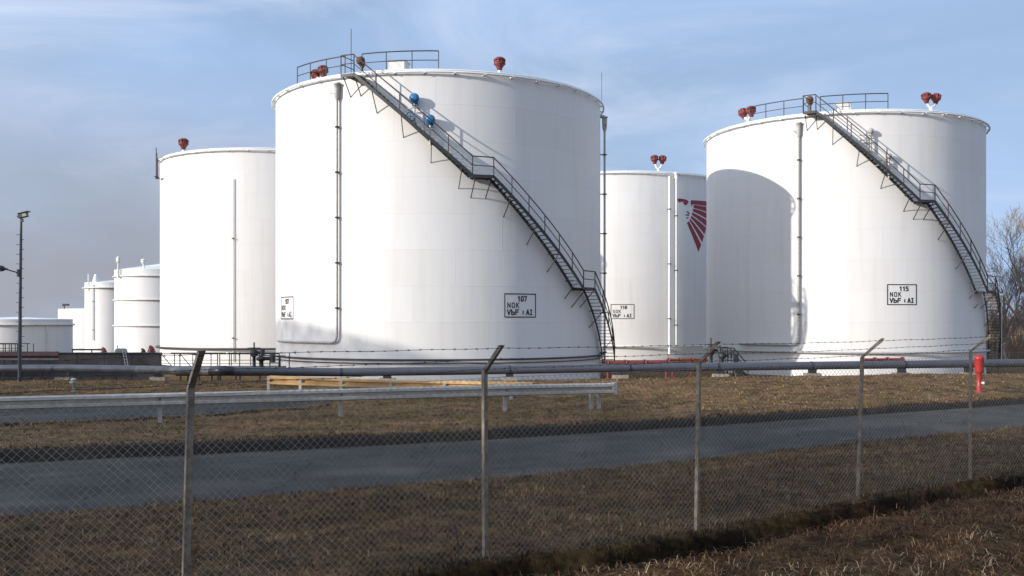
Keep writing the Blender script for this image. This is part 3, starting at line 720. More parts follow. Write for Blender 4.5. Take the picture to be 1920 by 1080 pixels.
def emblem(T):
    b = MB()
    def q(X, Y): return px_on(T, 1240 + X / 9, 360 + Y / 9)
    def quad(tl, tr, br, bl, nx=12, ny=3):
        tl, tr, br, bl = (q(*p) for p in (tl, tr, br, bl)); vs_ = []
        for i in range(nx + 1):
            for j in range(ny + 1):
                s_, t_ = i / nx, j / ny
                th = (tl[0] * (1 - s_) + tr[0] * s_) * (1 - t_) + (bl[0] * (1 - s_) + br[0] * s_) * t_
                z = (tl[1] * (1 - s_) + tr[1] * s_) * (1 - t_) + (bl[1] * (1 - s_) + br[1] * s_) * t_
                vs_.append(T.pt(th, z, 0.012))
        b.add(vs_, [(i * (ny + 1) + j, (i + 1) * (ny + 1) + j, (i + 1) * (ny + 1) + j + 1, i * (ny + 1) + j + 1) for i in range(nx) for j in range(ny)])
    quad((508, 138), (800, 160), (800, 246), (530, 206)); quad((490, 160), (508, 138), (530, 208), (505, 245), 3, 3)
    quad((546, 216), (800, 258), (800, 350), (540, 266)); quad((540, 277), (800, 368), (800, 474), (526, 326))
    quad((522, 344), (800, 497), (768, 592), (512, 382)); quad((506, 398), (758, 606), (727, 716), (494, 434))
    quad((486, 448), (718, 742), (686, 852), (474, 482)); quad((432, 522), (466, 494), (672, 888), (625, 1012), 4, 10)
    # head with hooked beak, and the three claws
    quad((236, 112), (330, 110), (340, 165), (300, 178), 6, 3); quad((330, 110), (420, 128), (412, 165), (340, 162), 4, 3)
    quad((420, 128), (458, 158), (446, 205), (412, 165), 3, 3); quad((358, 168), (414, 166), (440, 210), (398, 226), 4, 3)
    quad((412, 318), (450, 330), (486, 358), (455, 372), 3, 2); quad((380, 392), (440, 374), (474, 382), (468, 404), 3, 2); quad((408, 436), (440, 422), (460, 430), (446, 452), 3, 2)
    return b.build('bird_emblem', emblem_m, T.root)
emblem(T118)

T105 = Tank(-21.1, 91.5, 10.1, 16.40, 'tall white storage tank to the left of tank 107, partly behind it', GRP)
T105.roof()
T105.ring('rim_pipe', 16.20, 0.22, 0.065, white, clips=9)
T105.ring('base_pipe', 0.22, 0.30, 0.085, rail_steel)
T105.downpipe(-20.3, -0.8, 13.9, r=0.045, m=white, dr=0.10, clip=8, head=False)
T105.breather(-52.6, h=0.35, size=0.44)
b = MB()
for k in range(3): b.tube([T105.pt(-76 + k * 2, 14.6, 0.4), T105.pt(-76 + k * 2, 17.3 - k * 0.5, 0.4)], 0.04, 6)
b.tube([T105.pt(-76, 16.0, 0.4), T105.pt(-70, 16.4, 0.1)], 0.04, 6); b.bar(T105.pt(-78, 14.7, 0.2), T105.pt(-70, 14.7, 0.6), 0.3, 0.06)
b.build('level_gauge', rail_steel, T105.root)

# distant tanks at the left
GB = 'distant white tanks at the left'
def far_tank(pxc, r, D, ytop, label, rise, bands, course):
    cx = (pxc - 960) / FPX * D; top = EYE + (HOR - ytop) / FPX * (D - r)
    T = Tank(cx, D, r, top, label, GB, base=-4.6, course=course)
    T.roof(rise)
    for yb in bands:
        z = EYE + (HOR - yb) / FPX * (D - r); T.ring('stiffener_ring', z, 0.14, 0.12, dirty_white, n=6)
    return T
TC = far_tank(300, 6.1, 145, 504, 'distant white tank with three hoops and a low cone roof, left of the tall tank', 1.0, (517, 562, 611), 3.4)
TC.breather(-22, h=0.6, size=0.4, m=white)
b = MB(); b.tube([TC.pt(-58, TC.top - 1.2, 0.3), TC.pt(-58, TC.top + 1.6, 0.3)], 0.16, 8); b.lathe(TC.pt(-58, TC.top + 1.0, 0.3), [(0.3, 0), (0.32, 0.5), (0.1, 0.8)], 10); b.build('vent_stub', dirty_white, TC.root)
TB = far_tank(212, 4.75, 183, 529, 'slim distant white tank with a collar and a small white roof cone', 0.5, (), 3.2)
b = MB(); z = EYE + (HOR - 541) / FPX * 178
b.lathe((TB.c.x, TB.c.y, z), [(4.75, 0), (5.2, 0.1), (5.2, 0.25), (4.75, 0.3)], 60); b.build('collar', dirty_white, TB.root)
b = MB(); b.lathe(TB.pt(-42, TB.top - 0.2, -0.6), [(0.75, 0), (0.3, 1.5), (0.3, 1.6), (0.001, 1.62)], 14); b.tube([TB.pt(-55, TB.top - 1.5, 0.2), TB.pt(-55, TB.top + 1.5, 0.2)], 0.1, 6); b.build('vent_cone', white, TB.root)
TB.downpipe(-42, -1, TB.top - 0.4, r=0.10, m=dirty_white, dr=0.2, clip=5, head=False)
TA = far_tank(196, 8.6, 205, 579, 'low distant white tank behind the lamp mast, beside the slim one', 0.3, (), 2.4)
b = MB(); c = TA.pt(-62, TA.top, -0.3); b.tube([c, c + Vector((0, 0, 0.8))], 0.12, 8); b.box(c + Vector((0.3, 0, 0.8)), (1.2, 0.5, 0.4)); b.build('roof_vent', rail_steel, TA.root)
TL = far_tank(28, 6.3, 120, 598.5, 'squat grey white tank behind the dark wall, at the left edge', 0.25, (609,), 2.0)
TL.downpipe(31, -1.5, 2.0, r=0.08, m=dirty_white, dr=0.12, clip=9, head=False)

# ------------------------------------------------------------------ pipelines
def supports(pts, group):
    src = None; out = []
    for (p, lab) in pts:
        zt = p.z; zg = gz(p.x, p.y) - 0.12
        o = empty('pipe_support', (p.x, p.y, zg), lab, 'pipe support', group)
        hh = zt - zg
        b = MB(); b.box((p.x, p.y, zg + hh * 0.36), (0.62, 0.45, hh * 0.72)); b.build('concrete_block', concrete, o)
        b = MB(); b.box((p.x, p.y, zg + hh * 0.86), (0.30, 0.22, hh * 0.28)); b.build('saddle', pipe_dark, o)
        out.append(o)
    return out
# main pipe to the right
pr = [P(436, 696, 38.4), P(640, 698, 38.7), P(900, 694.5, 39.5), P(1130, 690.5, 40.0), P(1400, 687, 40.8), P(1650, 684, 41.5), P(1920, 680.5, 42.2), P(2500, 676, 44.0)]
def dense(pts, k=6):
    out = []
    for a, c in zip(pts[:-1], pts[1:]):
        for i in range(k): out.append(a.lerp(c, i / k))
    return out + [pts[-1]]
pl_root = empty('pipeline', P(640, 698, 38.7), 'long blue grey pipeline running along the grass crest before the tanks', 'pipeline')
b = MB(); b.tube(dense(pr), 0.165, 20); b.build('pipe_run', pipe_grey, pl_root)
b = MB(); e0 = P(398, 696, 38.6)
b.tube([e0, P(410, 695, 38.3), P(424, 695, 38.2), P(436, 696, 38.4)], [0.185, 0.19, 0.19, 0.185], 20); b.build('pipe_elbow', pipe_dark, pl_root)
pl = [P(-700, 676, 62), P(-300, 686, 52), P(0, 691, 46.5), P(120, 690.5, 44.5), P(260, 693, 41.5), P(400, 696.2, 38.9)]
b = MB(); b.tube(dense(pl[:5]), 0.165, 20); b.build('pipe_run', pipe_grey, pl_root)
b = MB(); b.tube(dense(pl[4:]), 0.167, 20); b.build('pipe_run', pipe_pale, pl_root)['label'] = 'pale grey pipe length left of the black elbow'
b = MB()
for q in (640, 955, 1180, 1345, 1520, 1695):
    i = np.interp(q, [436, 640, 900, 1130, 1400, 1650, 1920], range(7)); k = int(i); p = pr[k].lerp(pr[k + 1], i - k); d = (pr[k + 1] - pr[k]).normalized()
    b.lathe(p - d * 0.04, [(0.175, 0), (0.175, 0.08)], 20, d)
b.build('pipe_strap', pipe_dark, pl_root)
sup = []
for q, lab in ((725, 'concrete pipe support under the pipeline, left of the middle fence post'), (955, 'concrete pipe support just right of the middle fence post'), (1162, 'pale concrete pipe support below the foot of the stair of tank 107'),
               (1350, 'concrete pipe support by the valve platform of tank 115'), (1522, 'concrete pipe support under the middle of tank 115'), (1690, 'brown concrete pipe support beside the short red pipe'), (1815, 'concrete pipe support just left of the red hydrant')):
    i = np.interp(q, [436, 640, 900, 1130, 1400, 1650, 1920], range(7)); k = int(i); p = pr[k].lerp(pr[k + 1], i - k)
    sup.append((p - Vector((0, 0, 0.16)), lab))
for q, lab in ((300, 'pipe support with a pale post below the left pipeline'), (120, 'pipe support near the lamp mast below the left pipeline')):
    i = np.interp(q, [0, 120, 260, 400], range(4)); k = int(i); p = pl[2 + k].lerp(pl[min(3 + k, 5)], i - k); sup.append((p - Vector((0, 0, 0.16)), lab))
supports(sup, 'supports under the pipeline')

# red fire water pipes
def red_pipe(a, c, r, legs, label):
    a, c = Vector(a), Vector(c); d = (c - a).normalized(); o = empty('red_pipe', (a.x, a.y, gz(a.x, a.y)), label, 'pipe', 'red fire water pipes')
    b = MB(); b.tube([a, c], r, 12); b.build('pipe_run', red_paint, o)
    for q in (0.0, 0.3, 0.62, 1.0):
        p = a.lerp(c, q); f = MB(); f.lathe(p - d * 0.06, [(r * 1.75, 0), (r * 1.75, 0.05), (r * 1.2, 0.05), (r * 1.2, 0.08), (r * 1.75, 0.08), (r * 1.75, 0.13)], 12, d); f.build('flange', red_paint, o)
    for q in legs:
        p = a.lerp(c, q); l = MB(); l.tube([p, Vector((p.x, p.y, gz(p.x, p.y) - 0.1))], r * 0.8, 8); l.build('leg', red_paint, o)
    return o
red_pipe(P(1138, 681, 44.5), P(1252, 679.5, 44.5), 0.085, (0.02, 0.98), 'bright red pipe at the foot of the stair of tank 107')
red_pipe(P(1254, 674.5, 47), P(1324, 673.5, 47), 0.05, (0.1, 0.6), 'thin dark red pipe in front of the shaded side of tank 118')
red_pipe(P(1618, 674.5, 45), P(1692, 673.5, 45), 0.06, (0.0, 0.97), 'short red pipe before tank 115, above the pipeline')

# ------------------------------------------------------------------ guardrails
W = [(-0.01, 0.155), (-0.03, 0.145), (-0.105, 0.125), (-0.11, 0.060), (-0.01, 0.028), (-0.01, -0.028), (-0.11, -0.060), (-0.105, -0.125), (-0.03, -0.145), (-0.01, -0.155)]
Wp = [(s_, h_) for s_, h_ in W] + [(s_ + 0.012, h_) for s_, h_ in reversed(W)]
def guardrail(base, posts, label, m, end=True, height=0.74, post_m_=galv, reach=0.12):
    o = empty('guardrail', base[0], label, 'guardrail', 'guardrails by the road')
    top = [Vector((p.x, p.y, p.z + height - 0.155)) for p in base]
    pts = dense(top, 8)
    b = MB(); b.sweep(pts, [(-s_, h_) for s_, h_ in Wp]); beam = b.build('beam', m, o)
    d = (base[-1] - base[-2]).normalized(); sd = d.cross(Vector((0, 0, 1))).normalized()
    for p in posts:
        q = MB(); zt = p.z + height - 0.02; zb = gz(p.x, p.y) - 0.3; c = p - sd * reach
        # C-section post
        q.box((c.x, c.y, (zt + zb) / 2), (0.10, 0.007, zt - zb), (d, sd, Vector((0, 0, 1))))
        for sg in (-1, 1): q.box(Vector((c.x, c.y, (zt + zb) / 2)) + d * (sg * 0.047) - sd * 0.028, (0.007, 0.05, zt - zb), (d, sd, Vector((0, 0, 1))))
        q.build('post', post_m_, o)
        k = MB(); k.box(Vector((p.x, p.y, zt - 0.14)) - sd * (reach * 0.5), (0.12, max(reach - 0.03, 0.02), 0.17), (d, sd, Vector((0, 0, 1)))); k.build('spacer', post_m_, o)
        k = MB(); k.lathe(Vector((p.x, p.y, p.z + height - 0.155)) + sd * 0.0, [(0.025, 0), (0.025, 0.03), (0.001, 0.035)], 8, sd); k.build('bolt', black_steel, o)
    if end:
        e = MB(); n = 9; c = top[-1]
        prof = []
        for i in range(n):
            a = math.pi * i / (n - 1); prof.append(c + d * (0.16 * math.sin(a)) - sd * (0.10 * (1 - math.cos(a)) - 0.09))
        vs_ = [p + Vector((0, 0, z)) for p in prof for z in (-0.16, 0.16)]
        vs_ += [p - d * 0.01 + Vector((0, 0, z)) for p in prof for z in (-0.15, 0.15)]
        e.add(vs_, [(2 * i, 2 * i + 2, 2 * i + 3, 2 * i + 1) for i in range(n - 1)], True)
        e.build('end_cap', ladder_m, o)
    return o
gb = [on_ground(*p) for p in ((300, 793), (640, 782), (950, 772), (1148, 766.5))]
d0 = (gb[0] - gb[1]).normalized(); gb = [gb[0] + d0 * 14, gb[0] + d0 * 4.5] + gb
gposts = [gb[0], gb[1] + d0 * 4.5, gb[1], gb[2], gb[3], gb[4], on_ground(1113, 768), on_ground(1127, 767.5)]
guardrail(gb, gposts, 'long grey steel guardrail with a rounded end, between the fence and the pipeline', galv)
tb = [Vector((P(p, 600, Y).x, Y, 0.0)) for p, Y in ((506, 34.0), (700, 32.8), (880, 31.8), (1000, 31.2))]
zt_ = [P(506, 704, 34.0).z, P(700, 710.5, 32.8).z, P(880, 714.2, 31.8).z, P(1000, 716.5, 31.2).z]
for p, z in zip(tb, zt_): p.z = z - 0.66
tp = []
for q in (504, 567, 643, 735, 836, 960):
    i = np.interp(q, [506, 700, 880, 1000], range(4)); k = min(int(i), 2); tp.append(tb[k].lerp(tb[k + 1], i - k))
guardrail(tb, tp, 'guardrail coloured tan for the warm sun on it, behind the long grey one, in front of tank 107', tan_rail, end=False, height=0.66, reach=-0.10)

# ------------------------------------------------------------------ chain link fence
fk = lambda k: np.array((-2.87 + 2.59 * k, 9.07 + 1.687 * k))
FD = Vector((0.838, 0.5457, 0)); FN = Vector((0.5457, -0.838, 0))        # along the fence, outward (towards the camera)
kk = [-1.0, 0.0, 1.0, 2.0, 3.0, 3.83, 4.83, 5.83]
bend_z = [EYE - 0.63, EYE - 0.611, EYE - 0.549, EYE - 0.537, EYE - 0.521, EYE - 0.474, EYE - 0.42, EYE - 0.38]
rise = [0.3, 0.33, 0.27, 0.26, 0.25, 0.235, 0.25, 0.25]
lean = [0, 0.06, -0.01, 0.035, 0.07, 0.01, 0.02, 0]
f_root = empty('chain_link_fence', (fk(1)[0], fk(1)[1], 0), 'chain link fence on angled steel posts with three strands of barbed wire', 'fence')
tips = []; bends = []
for k, bz, ri_, ln in zip(kk, bend_z, rise, lean):
    x, y = fk(k); zb = gz(x, y) - 0.35
    foot = Vector((x - ln, y, zb)); bend = Vector((x, y, bz)); tip = bend + FN * 0.33 + Vector((0, 0, ri_))
    tips.append(tip); bends.append(bend)
    b = MB(); t = 0.008; lw = 0.074
    lw2 = 0.026; prof = [(-lw / 2, lw2), (lw / 2, lw2), (lw / 2, lw2 - t), (-lw / 2 + t, lw2 - t), (-lw / 2 + t, -lw2), (-lw / 2, -lw2)]   # L section
    def sect(c): return [c + FD * a + FN * (-bb) for a, bb in prof]
    dirv = (tip - bend).normalized(); upv = Vector((0, 0, 1))
    # the arm keeps the section, swung forward with the bend
    an = FD.cross(dirv).normalized() * (1 if FD.cross(dirv).dot(FN) < 0 else -1)
    s0 = sect(foot); s1 = sect(bend); npr = (FN * dirv.z - Vector((0, 0, 1)) * dirv.dot(FN)).normalized(); s2 = [tip + FD * a + npr * (-bb) for a, bb in prof]
    vs_ = s0 + s1 + s2; n = 6; fs_ = []
    for r_ in range(2):
        for j in range(n): fs_.append((r_ * n + j, r_ * n + (j + 1) % n, (r_ + 1) * n + (j + 1) % n, (r_ + 1) * n + j))
    fs_ += [tuple(range(n - 1, -1, -1)), tuple(2 * n + j for j in range(n))]
    b.add(vs_, fs_); b.build('post', post_m, f_root)
# mesh panels
MESH_TOP = 0.06
for i in range(len(kk) - 1):
    a, c = bends[i] + FN * 0.045, bends[i + 1] + FN * 0.045
    ln = (c - a).length; dv = (c - a); b = MB(); cell = 0.0530; r = 0.00195
    ga = gz(a.x, a.y); gc = gz(c.x, c.y)
    ht = max(a.z - ga, c.z - gc) + 0.02
    def pt_(s_, t_, o_=0.0):
        q = s_ / ln; p = a + dv * q; zt = p.z - MESH_TOP; zb = ga + (gc - ga) * q - 0.04
        sag = 0.012 * math.sin(s_ * 2.1 + i) + 0.010 * math.sin(t_ * 3.7 + s_ * 5.0)
        return Vector((p.x, p.y, zt + (zb - zt) * (t_ / ht))) + FN * (sag + o_)
    nl = int((ln + ht) / (cell * 1.414)) + 1
    for sg in (1, -1):
        for j in range(nl):
            s0 = -ht + j * cell * 1.414 if sg == 1 else j * cell * 1.414
            pts = []
            for m_ in range(9):
                t_ = ht * m_ / 8; s_ = s0 + t_ * sg
                pts.append((s_, t_))
            # clip to the bay
            seg = []
            for m_ in range(33):
                t_ = ht * m_ / 32; s_ = s0 + t_ * sg
                if 0 <= s_ <= ln: seg.append(pt_(s_, t_, 0.0015 * sg))
            if len(seg) > 1:
                seg = seg[::4] + ([seg[-1]] if (len(seg) - 1) % 4 else [])
                b.tube(seg, r, 3, caps=False, smooth=False)
    for t_ in (0.0,):
        b.tube([pt_(ln * q / 8, ht * t_ + 0.001, 0.006) for q in range(9)], 0.0022, 4, caps=False)
    b.build('mesh_panel', wire_m, f_root)
# barbed wire
for si, fr in enumerate((0.12, 0.52, 0.96)):
    for i in range(len(kk) - 1):
        a = bends[i].lerp(tips[i], fr) + FN * 0.035; c = bends[i + 1].lerp(tips[i + 1], fr) + FN * 0.035
        b = MB(); ln = (c - a).length; n = 14
        sagm = (0.006, 0.010, 0.008)[si] * (1 + 0.5 * math.sin(i * 2.3 + si))
        f_ = lambda q: a.lerp(c, q) - Vector((0, 0, 4 * sagm * q * (1 - q) + 0.003 * math.sin(q * 17 + i + si * 2)))
        b.tube([f_(q / n) for q in range(n + 1)], 0.0026, 4, caps=False)
        k = int(ln / 0.125)
        for j in range(k):
            p = f_((j + 0.5) / k); 
            b.tube([p - FD * 0.013, p + FD * 0.010], 0.0050, 5)
            for _ in range(2):
                dd = Vector((rnd.uniform(-1, 1), rnd.uniform(-1, 1), rnd.uniform(-1, 1))).normalized() * 0.016
                b.tube([p - dd, p + dd], 0.0019, 3, caps=False)
        b.build('barbed_wire', barb_m, f_root)

# ------------------------------------------------------------------ hydrants
def hydrant(p, label, big=True):
    o = empty('hydrant', p, label, 'hydrant')
    x, y, z = p
    if big:
        b = MB(); b.lathe((x, y, z - 0.1), [(0.11, 0), (0.11, 0.1), (0.080, 0.12), (0.080, 0.70), (0.10, 0.74)], 18); b.build('standpipe', hydrant_red, o)
        b = MB(); b.lathe((x, y, z + 0.60), [(0.09, 0), (0.135, 0.05), (0.145, 0.12), (0.145, 0.46), (0.155, 0.48), (0.155, 0.53), (0.13, 0.58), (0.06, 0.61), (0.045, 0.65), (0.001, 0.66)], 20); b.build('hood', hydrant_red, o)
        b = MB(); b.lathe((x + 0.06, y - 0.05, z + 0.30), [(0.04, 0), (0.04, 0.05), (0.05, 0.06), (0.05, 0.08), (0.02, 0.09)], 12, (0.8, -0.6, 0)); b.build('outlet', white, o)
    else:
        gm = mat('old_green_paint', (0.15, 0.18, 0.13), 0.6, col2=(0.30, 0.28, 0.20), scale=12)
        b = MB(); b.lathe((x, y, z - 0.05), [(0.075, 0), (0.075, 0.08), (0.05, 0.10), (0.05, 0.30), (0.08, 0.33), (0.08, 0.40), (0.04, 0.45)], 14); b.build('standpipe', gm, o)
        b = MB(); b.lathe((x, y, z + 0.38), [(0.05, 0), (0.09, 0.02), (0.09, 0.06), (0.001, 0.09)], 12); b.tube([Vector((x, y, z + 0.30)), Vector((x - 0.13, y - 0.02, z + 0.33))], 0.04, 8); b.build('cap', ladder_m, o)
    return o
hydrant(on_ground(1836, 735), 'red pillar hydrant standing in the grass by the right fence post')
hydrant(on_ground(138, 735), 'small pale green hydrant on the grass at the left, above the guardrail', False)

# ------------------------------------------------------------------ light mast
def mast():
    p = P(38, 703, 44.0); z0 = gz(p.x, p.y) - 0.1
    o = empty('light_mast', (p.x, p.y, z0), 'tall dark lighting mast with climbing pegs and a floodlight on top', 'light mast')
    zt = P(38, 408, 44).z
    b = MB(); b.tube([Vector((p.x - 0.03, p.y, z0)), Vector((p.x - 0.02, p.y, z0 + 1.5)), Vector((p.x, p.y, (z0 + zt) / 2)), Vector((p.x + 0.04, p.y, zt))], [0.085, 0.08, 0.066, 0.048], 12); b.build('pole', mast_m, o)
    b = MB(); z = z0 + 1.2; i = 0
    while z < zt - 0.55:
        sx = 1 if i % 2 else -1; b.tube([Vector((p.x, p.y, z)), Vector((p.x + sx * 0.17, p.y, z))], 0.013, 5); z += 0.21; i += 1
    b.build('climbing_pegs', mast_m, o)
    c = Vector((p.x + 0.04, p.y, zt))
    b = MB(); ax = Vector((1, 0, 0.25)).normalized(); up = Vector((-0.25, 0, 1)).normalized()
    b.box(c + Vector((0.10, -0.02, 0.10)), (0.34, 0.26, 0.19), (ax, Vector((0, 1, 0)), up)); b.box(c + Vector((0.13, -0.02, 0.215)), (0.46, 0.32, 0.03), (ax, Vector((0, 1, 0)), up))
    b.lathe(c + Vector((-0.16, 0, 0.06)), [(0.06, 0), (0.11, 0.06), (0.11, 0.16), (0.05, 0.2)], 12, (1, 0, 0.1)); b.box(c + Vector((0.04, 0, -0.12)), (0.10, 0.1, 0.12)); fl = b.build('floodlight', mast_m, o)
    b = MB(); b.box(c + Vector((0.20, -0.155, 0.10)), (0.17, 0.012, 0.12), (ax, Vector((0, 1, 0)), up)); b.build('lens', lamp_glass, fl)
    ca = P(36, 512, 44); e = P(8, 504, 43.5)
    b = MB(); b.tube([ca, P(22, 508, 43.8), e], 0.026, 8); b.tube([ca - Vector((0, 0, 0.16)), ca + Vector((0, 0, 0.16))], 0.10, 10); arm = b.build('lamp_arm', mast_m, o)
    b = MB(); d = (P(-14, 501, 43.2) - e).normalized()
    b.lathe(e - d * 0.15, [(0.03, 0), (0.05, 0.1), (0.12, 0.2), (0.13, 0.5), (0.11, 0.62), (0.001, 0.66)], 14, d); lh = b.build('lamp_head', mast_m, arm)
    b = MB(); b.lathe(e + d * 0.1 - Vector((0, 0, 0.05)), [(0.02, 0), (0.105, 0.05), (0.105, 0.3), (0.02, 0.36)], 12, d); b.build('lamp_glass', lamp_glass, arm)
mast()
# slim lamp post far right
p = P(1878, 668, 92); o = empty('lamp_post', (p.x, p.y, gz(p.x, p.y)), 'slim pale lamp post standing before the bare trees at the right', 'lamp post')
b = MB(); b.tube([Vector((p.x, p.y, gz(p.x, p.y) - 0.2)), P(1878, 556, 92)], [0.05, 0.035], 8); b.build('pole', ladder_m, o)
b = MB(); b.lathe(P(1878, 557, 92), [(0.06, 0), (0.13, 0.06), (0.14, 0.26), (0.08, 0.32), (0.001, 0.34)], 12); b.build('lamp_head', white, o)

# ------------------------------------------------------------------ bund wall and plant at the left
a, c = P(-420, 661, 52), P(298, 661, 52)
o = empty('bund_wall', (a.lerp(c, 0.5).x, 52, 0), 'low dark concrete wall in front of the distant tanks at the left', 'wall')
b = MB(); zt = c.z; xm = (a.x + c.x) / 2
for i in range(14):
    x0 = a.x + (c.x - a.x) * i / 14; x1 = a.x + (c.x - a.x) * (i + 1) / 14
    b.box(((x0 + x1) / 2, 52.15 + 0.006 * (i % 2), (zt - 0.06 - 0.9) / 2), (x1 - x0 - 0.02, 0.3, zt - 0.06 + 0.9))
b.build('wall_panel', dark_wall_m, o)
b = MB(); b.box((xm, 52.15, zt - 0.03), (c.x - a.x + 0.1, 0.42, 0.06)); b.build('coping', pipe_dark, o)
def pipe_thing(pts, r, m, label, clampn=6):
    o = empty('plant_pipe', pts[0], label, 'pipe', 'pipes in front of the dark wall')
    b = MB(); b.tube(dense(pts, 4), r, 10); b.build('pipe_run', m, o)
    for i in range(clampn):
        p = pts[0].lerp(pts[-1], (i + 0.5) / clampn); b = MB(); b.bar(p, Vector((p.x, p.y, gz(p.x, p.y) - 0.1)), 0.06, 0.06); b.build('leg', black_steel, o)
dark_red = mat('dark_red_pipe', (0.085, 0.03, 0.028), 0.6, var=0.5, scale=5)
pipe_thing([P(-300, 661, 50.6), P(110, 661.5, 50.6)], 0.07, dark_red, 'dark red pipe along the top of the wall, upper one behind the lamp mast')
pipe_thing([P(-300, 666.5, 50.3), P(110, 666.5, 50.3)], 0.11, dark_red, 'thick dark red pipe below the wall top, behind the lamp mast')
pipe_thing([P(-300, 674, 50.0), P(110, 674, 50.0)], 0.045, pipe_pale, 'thin pale pipe halfway down the dark wall')
def small_valve(p, label, red=True, s_=1.0):
    o = empty('wall_valve', p, label, 'valve', 'valves behind the wall')
    mm = red_paint if red else black_steel
    b = MB(); b.lathe(p - Vector((0, 0, 0.5)), [(0.06, 0), (0.06, 0.44), (0.15 * s_, 0.46), (0.16 * s_, 0.54), (0.11 * s_, 0.5 + 0.18 * s_), (0.06 * s_, 0.5 + 0.26 * s_), (0.001, 0.5 + 0.28 * s_)], 12); b.build('valve_body', mm, o)
    b = MB(); b.lathe(p + Vector((-0.02 * s_, 0, 0.22 * s_)), [(0.07 * s_, 0), (0.07 * s_, 0.08), (0.03 * s_, 0.11)], 10, (-1, 0, 0.5)); b.build('valve_cap', mm, o)
small_valve(P(195, 662, 53.0), 'dark red valve at the end of the handrail behind the wall', True, 1.0)
small_valve(P(284, 662, 53.0), 'tall dark red valve at the right end of the wall', True, 1.35)
small_valve(P(269, 662, 53.0), 'small black valve beside the tall red valve on the wall', False, 0.8)
b = MB(); o = empty('pump', P(227, 662, 53.2), 'rounded grey pump housing peeping over the dark wall', 'pump')
q = P(227, 662, 53.2)
b.lathe(q - Vector((0.29, 0, 0.0)), [(0.12, 0), (0.23, 0.03), (0.25, 0.1), (0.25, 0.48), (0.23, 0.55), (0.12, 0.58)], 18, (1, 0, 0)); b.box(q - Vector((0, 0, 0.45)), (0.5, 0.4, 0.5)); b.build('housing', mat('pump_grey', (0.16, 0.17, 0.16), 0.5, var=0.3, scale=8), o)
b = MB(); b.tube([q + Vector((-0.18, -0.02, 0.2)), q + Vector((-0.18, -0.02, 0.42))], 0.02, 6); b.build('lifting_eye', rail_steel, o)
o = empty('ladder', P(238, 690, 51.4), 'short pale ladder leaning on the dark wall below the pump', 'ladder')
b = MB(); l0, l1 = P(239, 692, 51.2), P(232, 656, 51.9)
for dx in (-0.07, 0.07): b.bar(l0 + Vector((dx, 0, 0)), l1 + Vector((dx, 0, 0)), 0.018, 0.018)
b.build('rail', ladder_m, o); b = MB()
for i in range(7): p = l0.lerp(l1, (i + 0.5) / 7); b.bar(p - Vector((0.07, 0, 0)), p + Vector((0.07, 0, 0)), 0.016, 0.016)
b.build('rung', ladder_m, o)
o = empty('handrail_pipe', P(165, 660, 53), 'dark pipe handrail above the wall, left of the pump', 'handrail')
b = MB(); b.tube([P(135, 655.5, 53), P(196, 655.5, 53)], 0.045, 8)
b.build('top_rail', black_steel, o)
for q in (136, 172, 195): b = MB(); b.tube([P(q, 655.5, 53), P(q, 672, 53)], 0.03, 6); b.build('post', black_steel, o)

def frame_rail(px0, px1, ytop, ybase, Y, step, label, brace=(), name='platform_railing', deck=True):
    p0, p1 = P(px0, ytop, Y), P(px1, ytop, Y); zb = P(px0, ybase, Y).z
    o = empty(name, (p0.x, Y, zb), label, 'platform', 'steel platforms by the tanks')
    b = MB(); h = p0.z - zb
    n = max(1, int(round((px1 - px0) / step)))
    for fr, r in ((1.0, 0.026), (0.52, 0.016), (0.26, 0.014)): b.tube([Vector((p0.x, Y, zb + h * fr)), Vector((p1.x, Y, zb + h * fr))], r, 6)
    for i in range(n + 1):
        x = p0.x + (p1.x - p0.x) * i / n; b.tube([Vector((x, Y, zb)), Vector((x, Y, zb + h))], 0.026, 6)
        if i in brace: b.tube([Vector((x, Y, zb + h)), Vector((x + (p1.x - p0.x) / n * 0.6, Y, zb))], 0.02, 6)
    b.build('railing', black_steel, o); b = MB()
    for dy in (1.4,):
        b.tube([Vector((p0.x, Y + dy, zb + h)), Vector((p1.x, Y + dy, zb + h))], 0.024, 6)
        for i in range(n + 1):
            x = p0.x + (p1.x - p0.x) * i / n + 0.18; b.tube([Vector((x, Y + dy, zb)), Vector((x, Y + dy, zb + h))], 0.022, 6)
    b.build('railing', black_steel, o)
    if deck:
        b = MB(); b.box(((p0.x + p1.x) / 2, Y + 0.7, zb - 0.05), (p1.x - p0.x, 1.5, 0.08)); b.build('deck', black_steel, o)
        for i in range(n + 1):
            x = p0.x + (p1.x - p0.x) * i / n; b = MB(); b.bar(Vector((x, Y + 0.1, zb - 0.09)), Vector((x, Y + 0.1, gz(x, Y) - 0.3)), 0.07, 0.07); b.build('leg', black_steel, o)
    return o
frame_rail(302, 408, 663.5, 688, 49.0, 34, 'black steel platform with railings before tank 105, behind the first fence post', brace=(0, 1))
frame_rail(412, 524, 663.5, 688, 49.6, 34, 'black steel platform with railings in the gap left of tank 107')
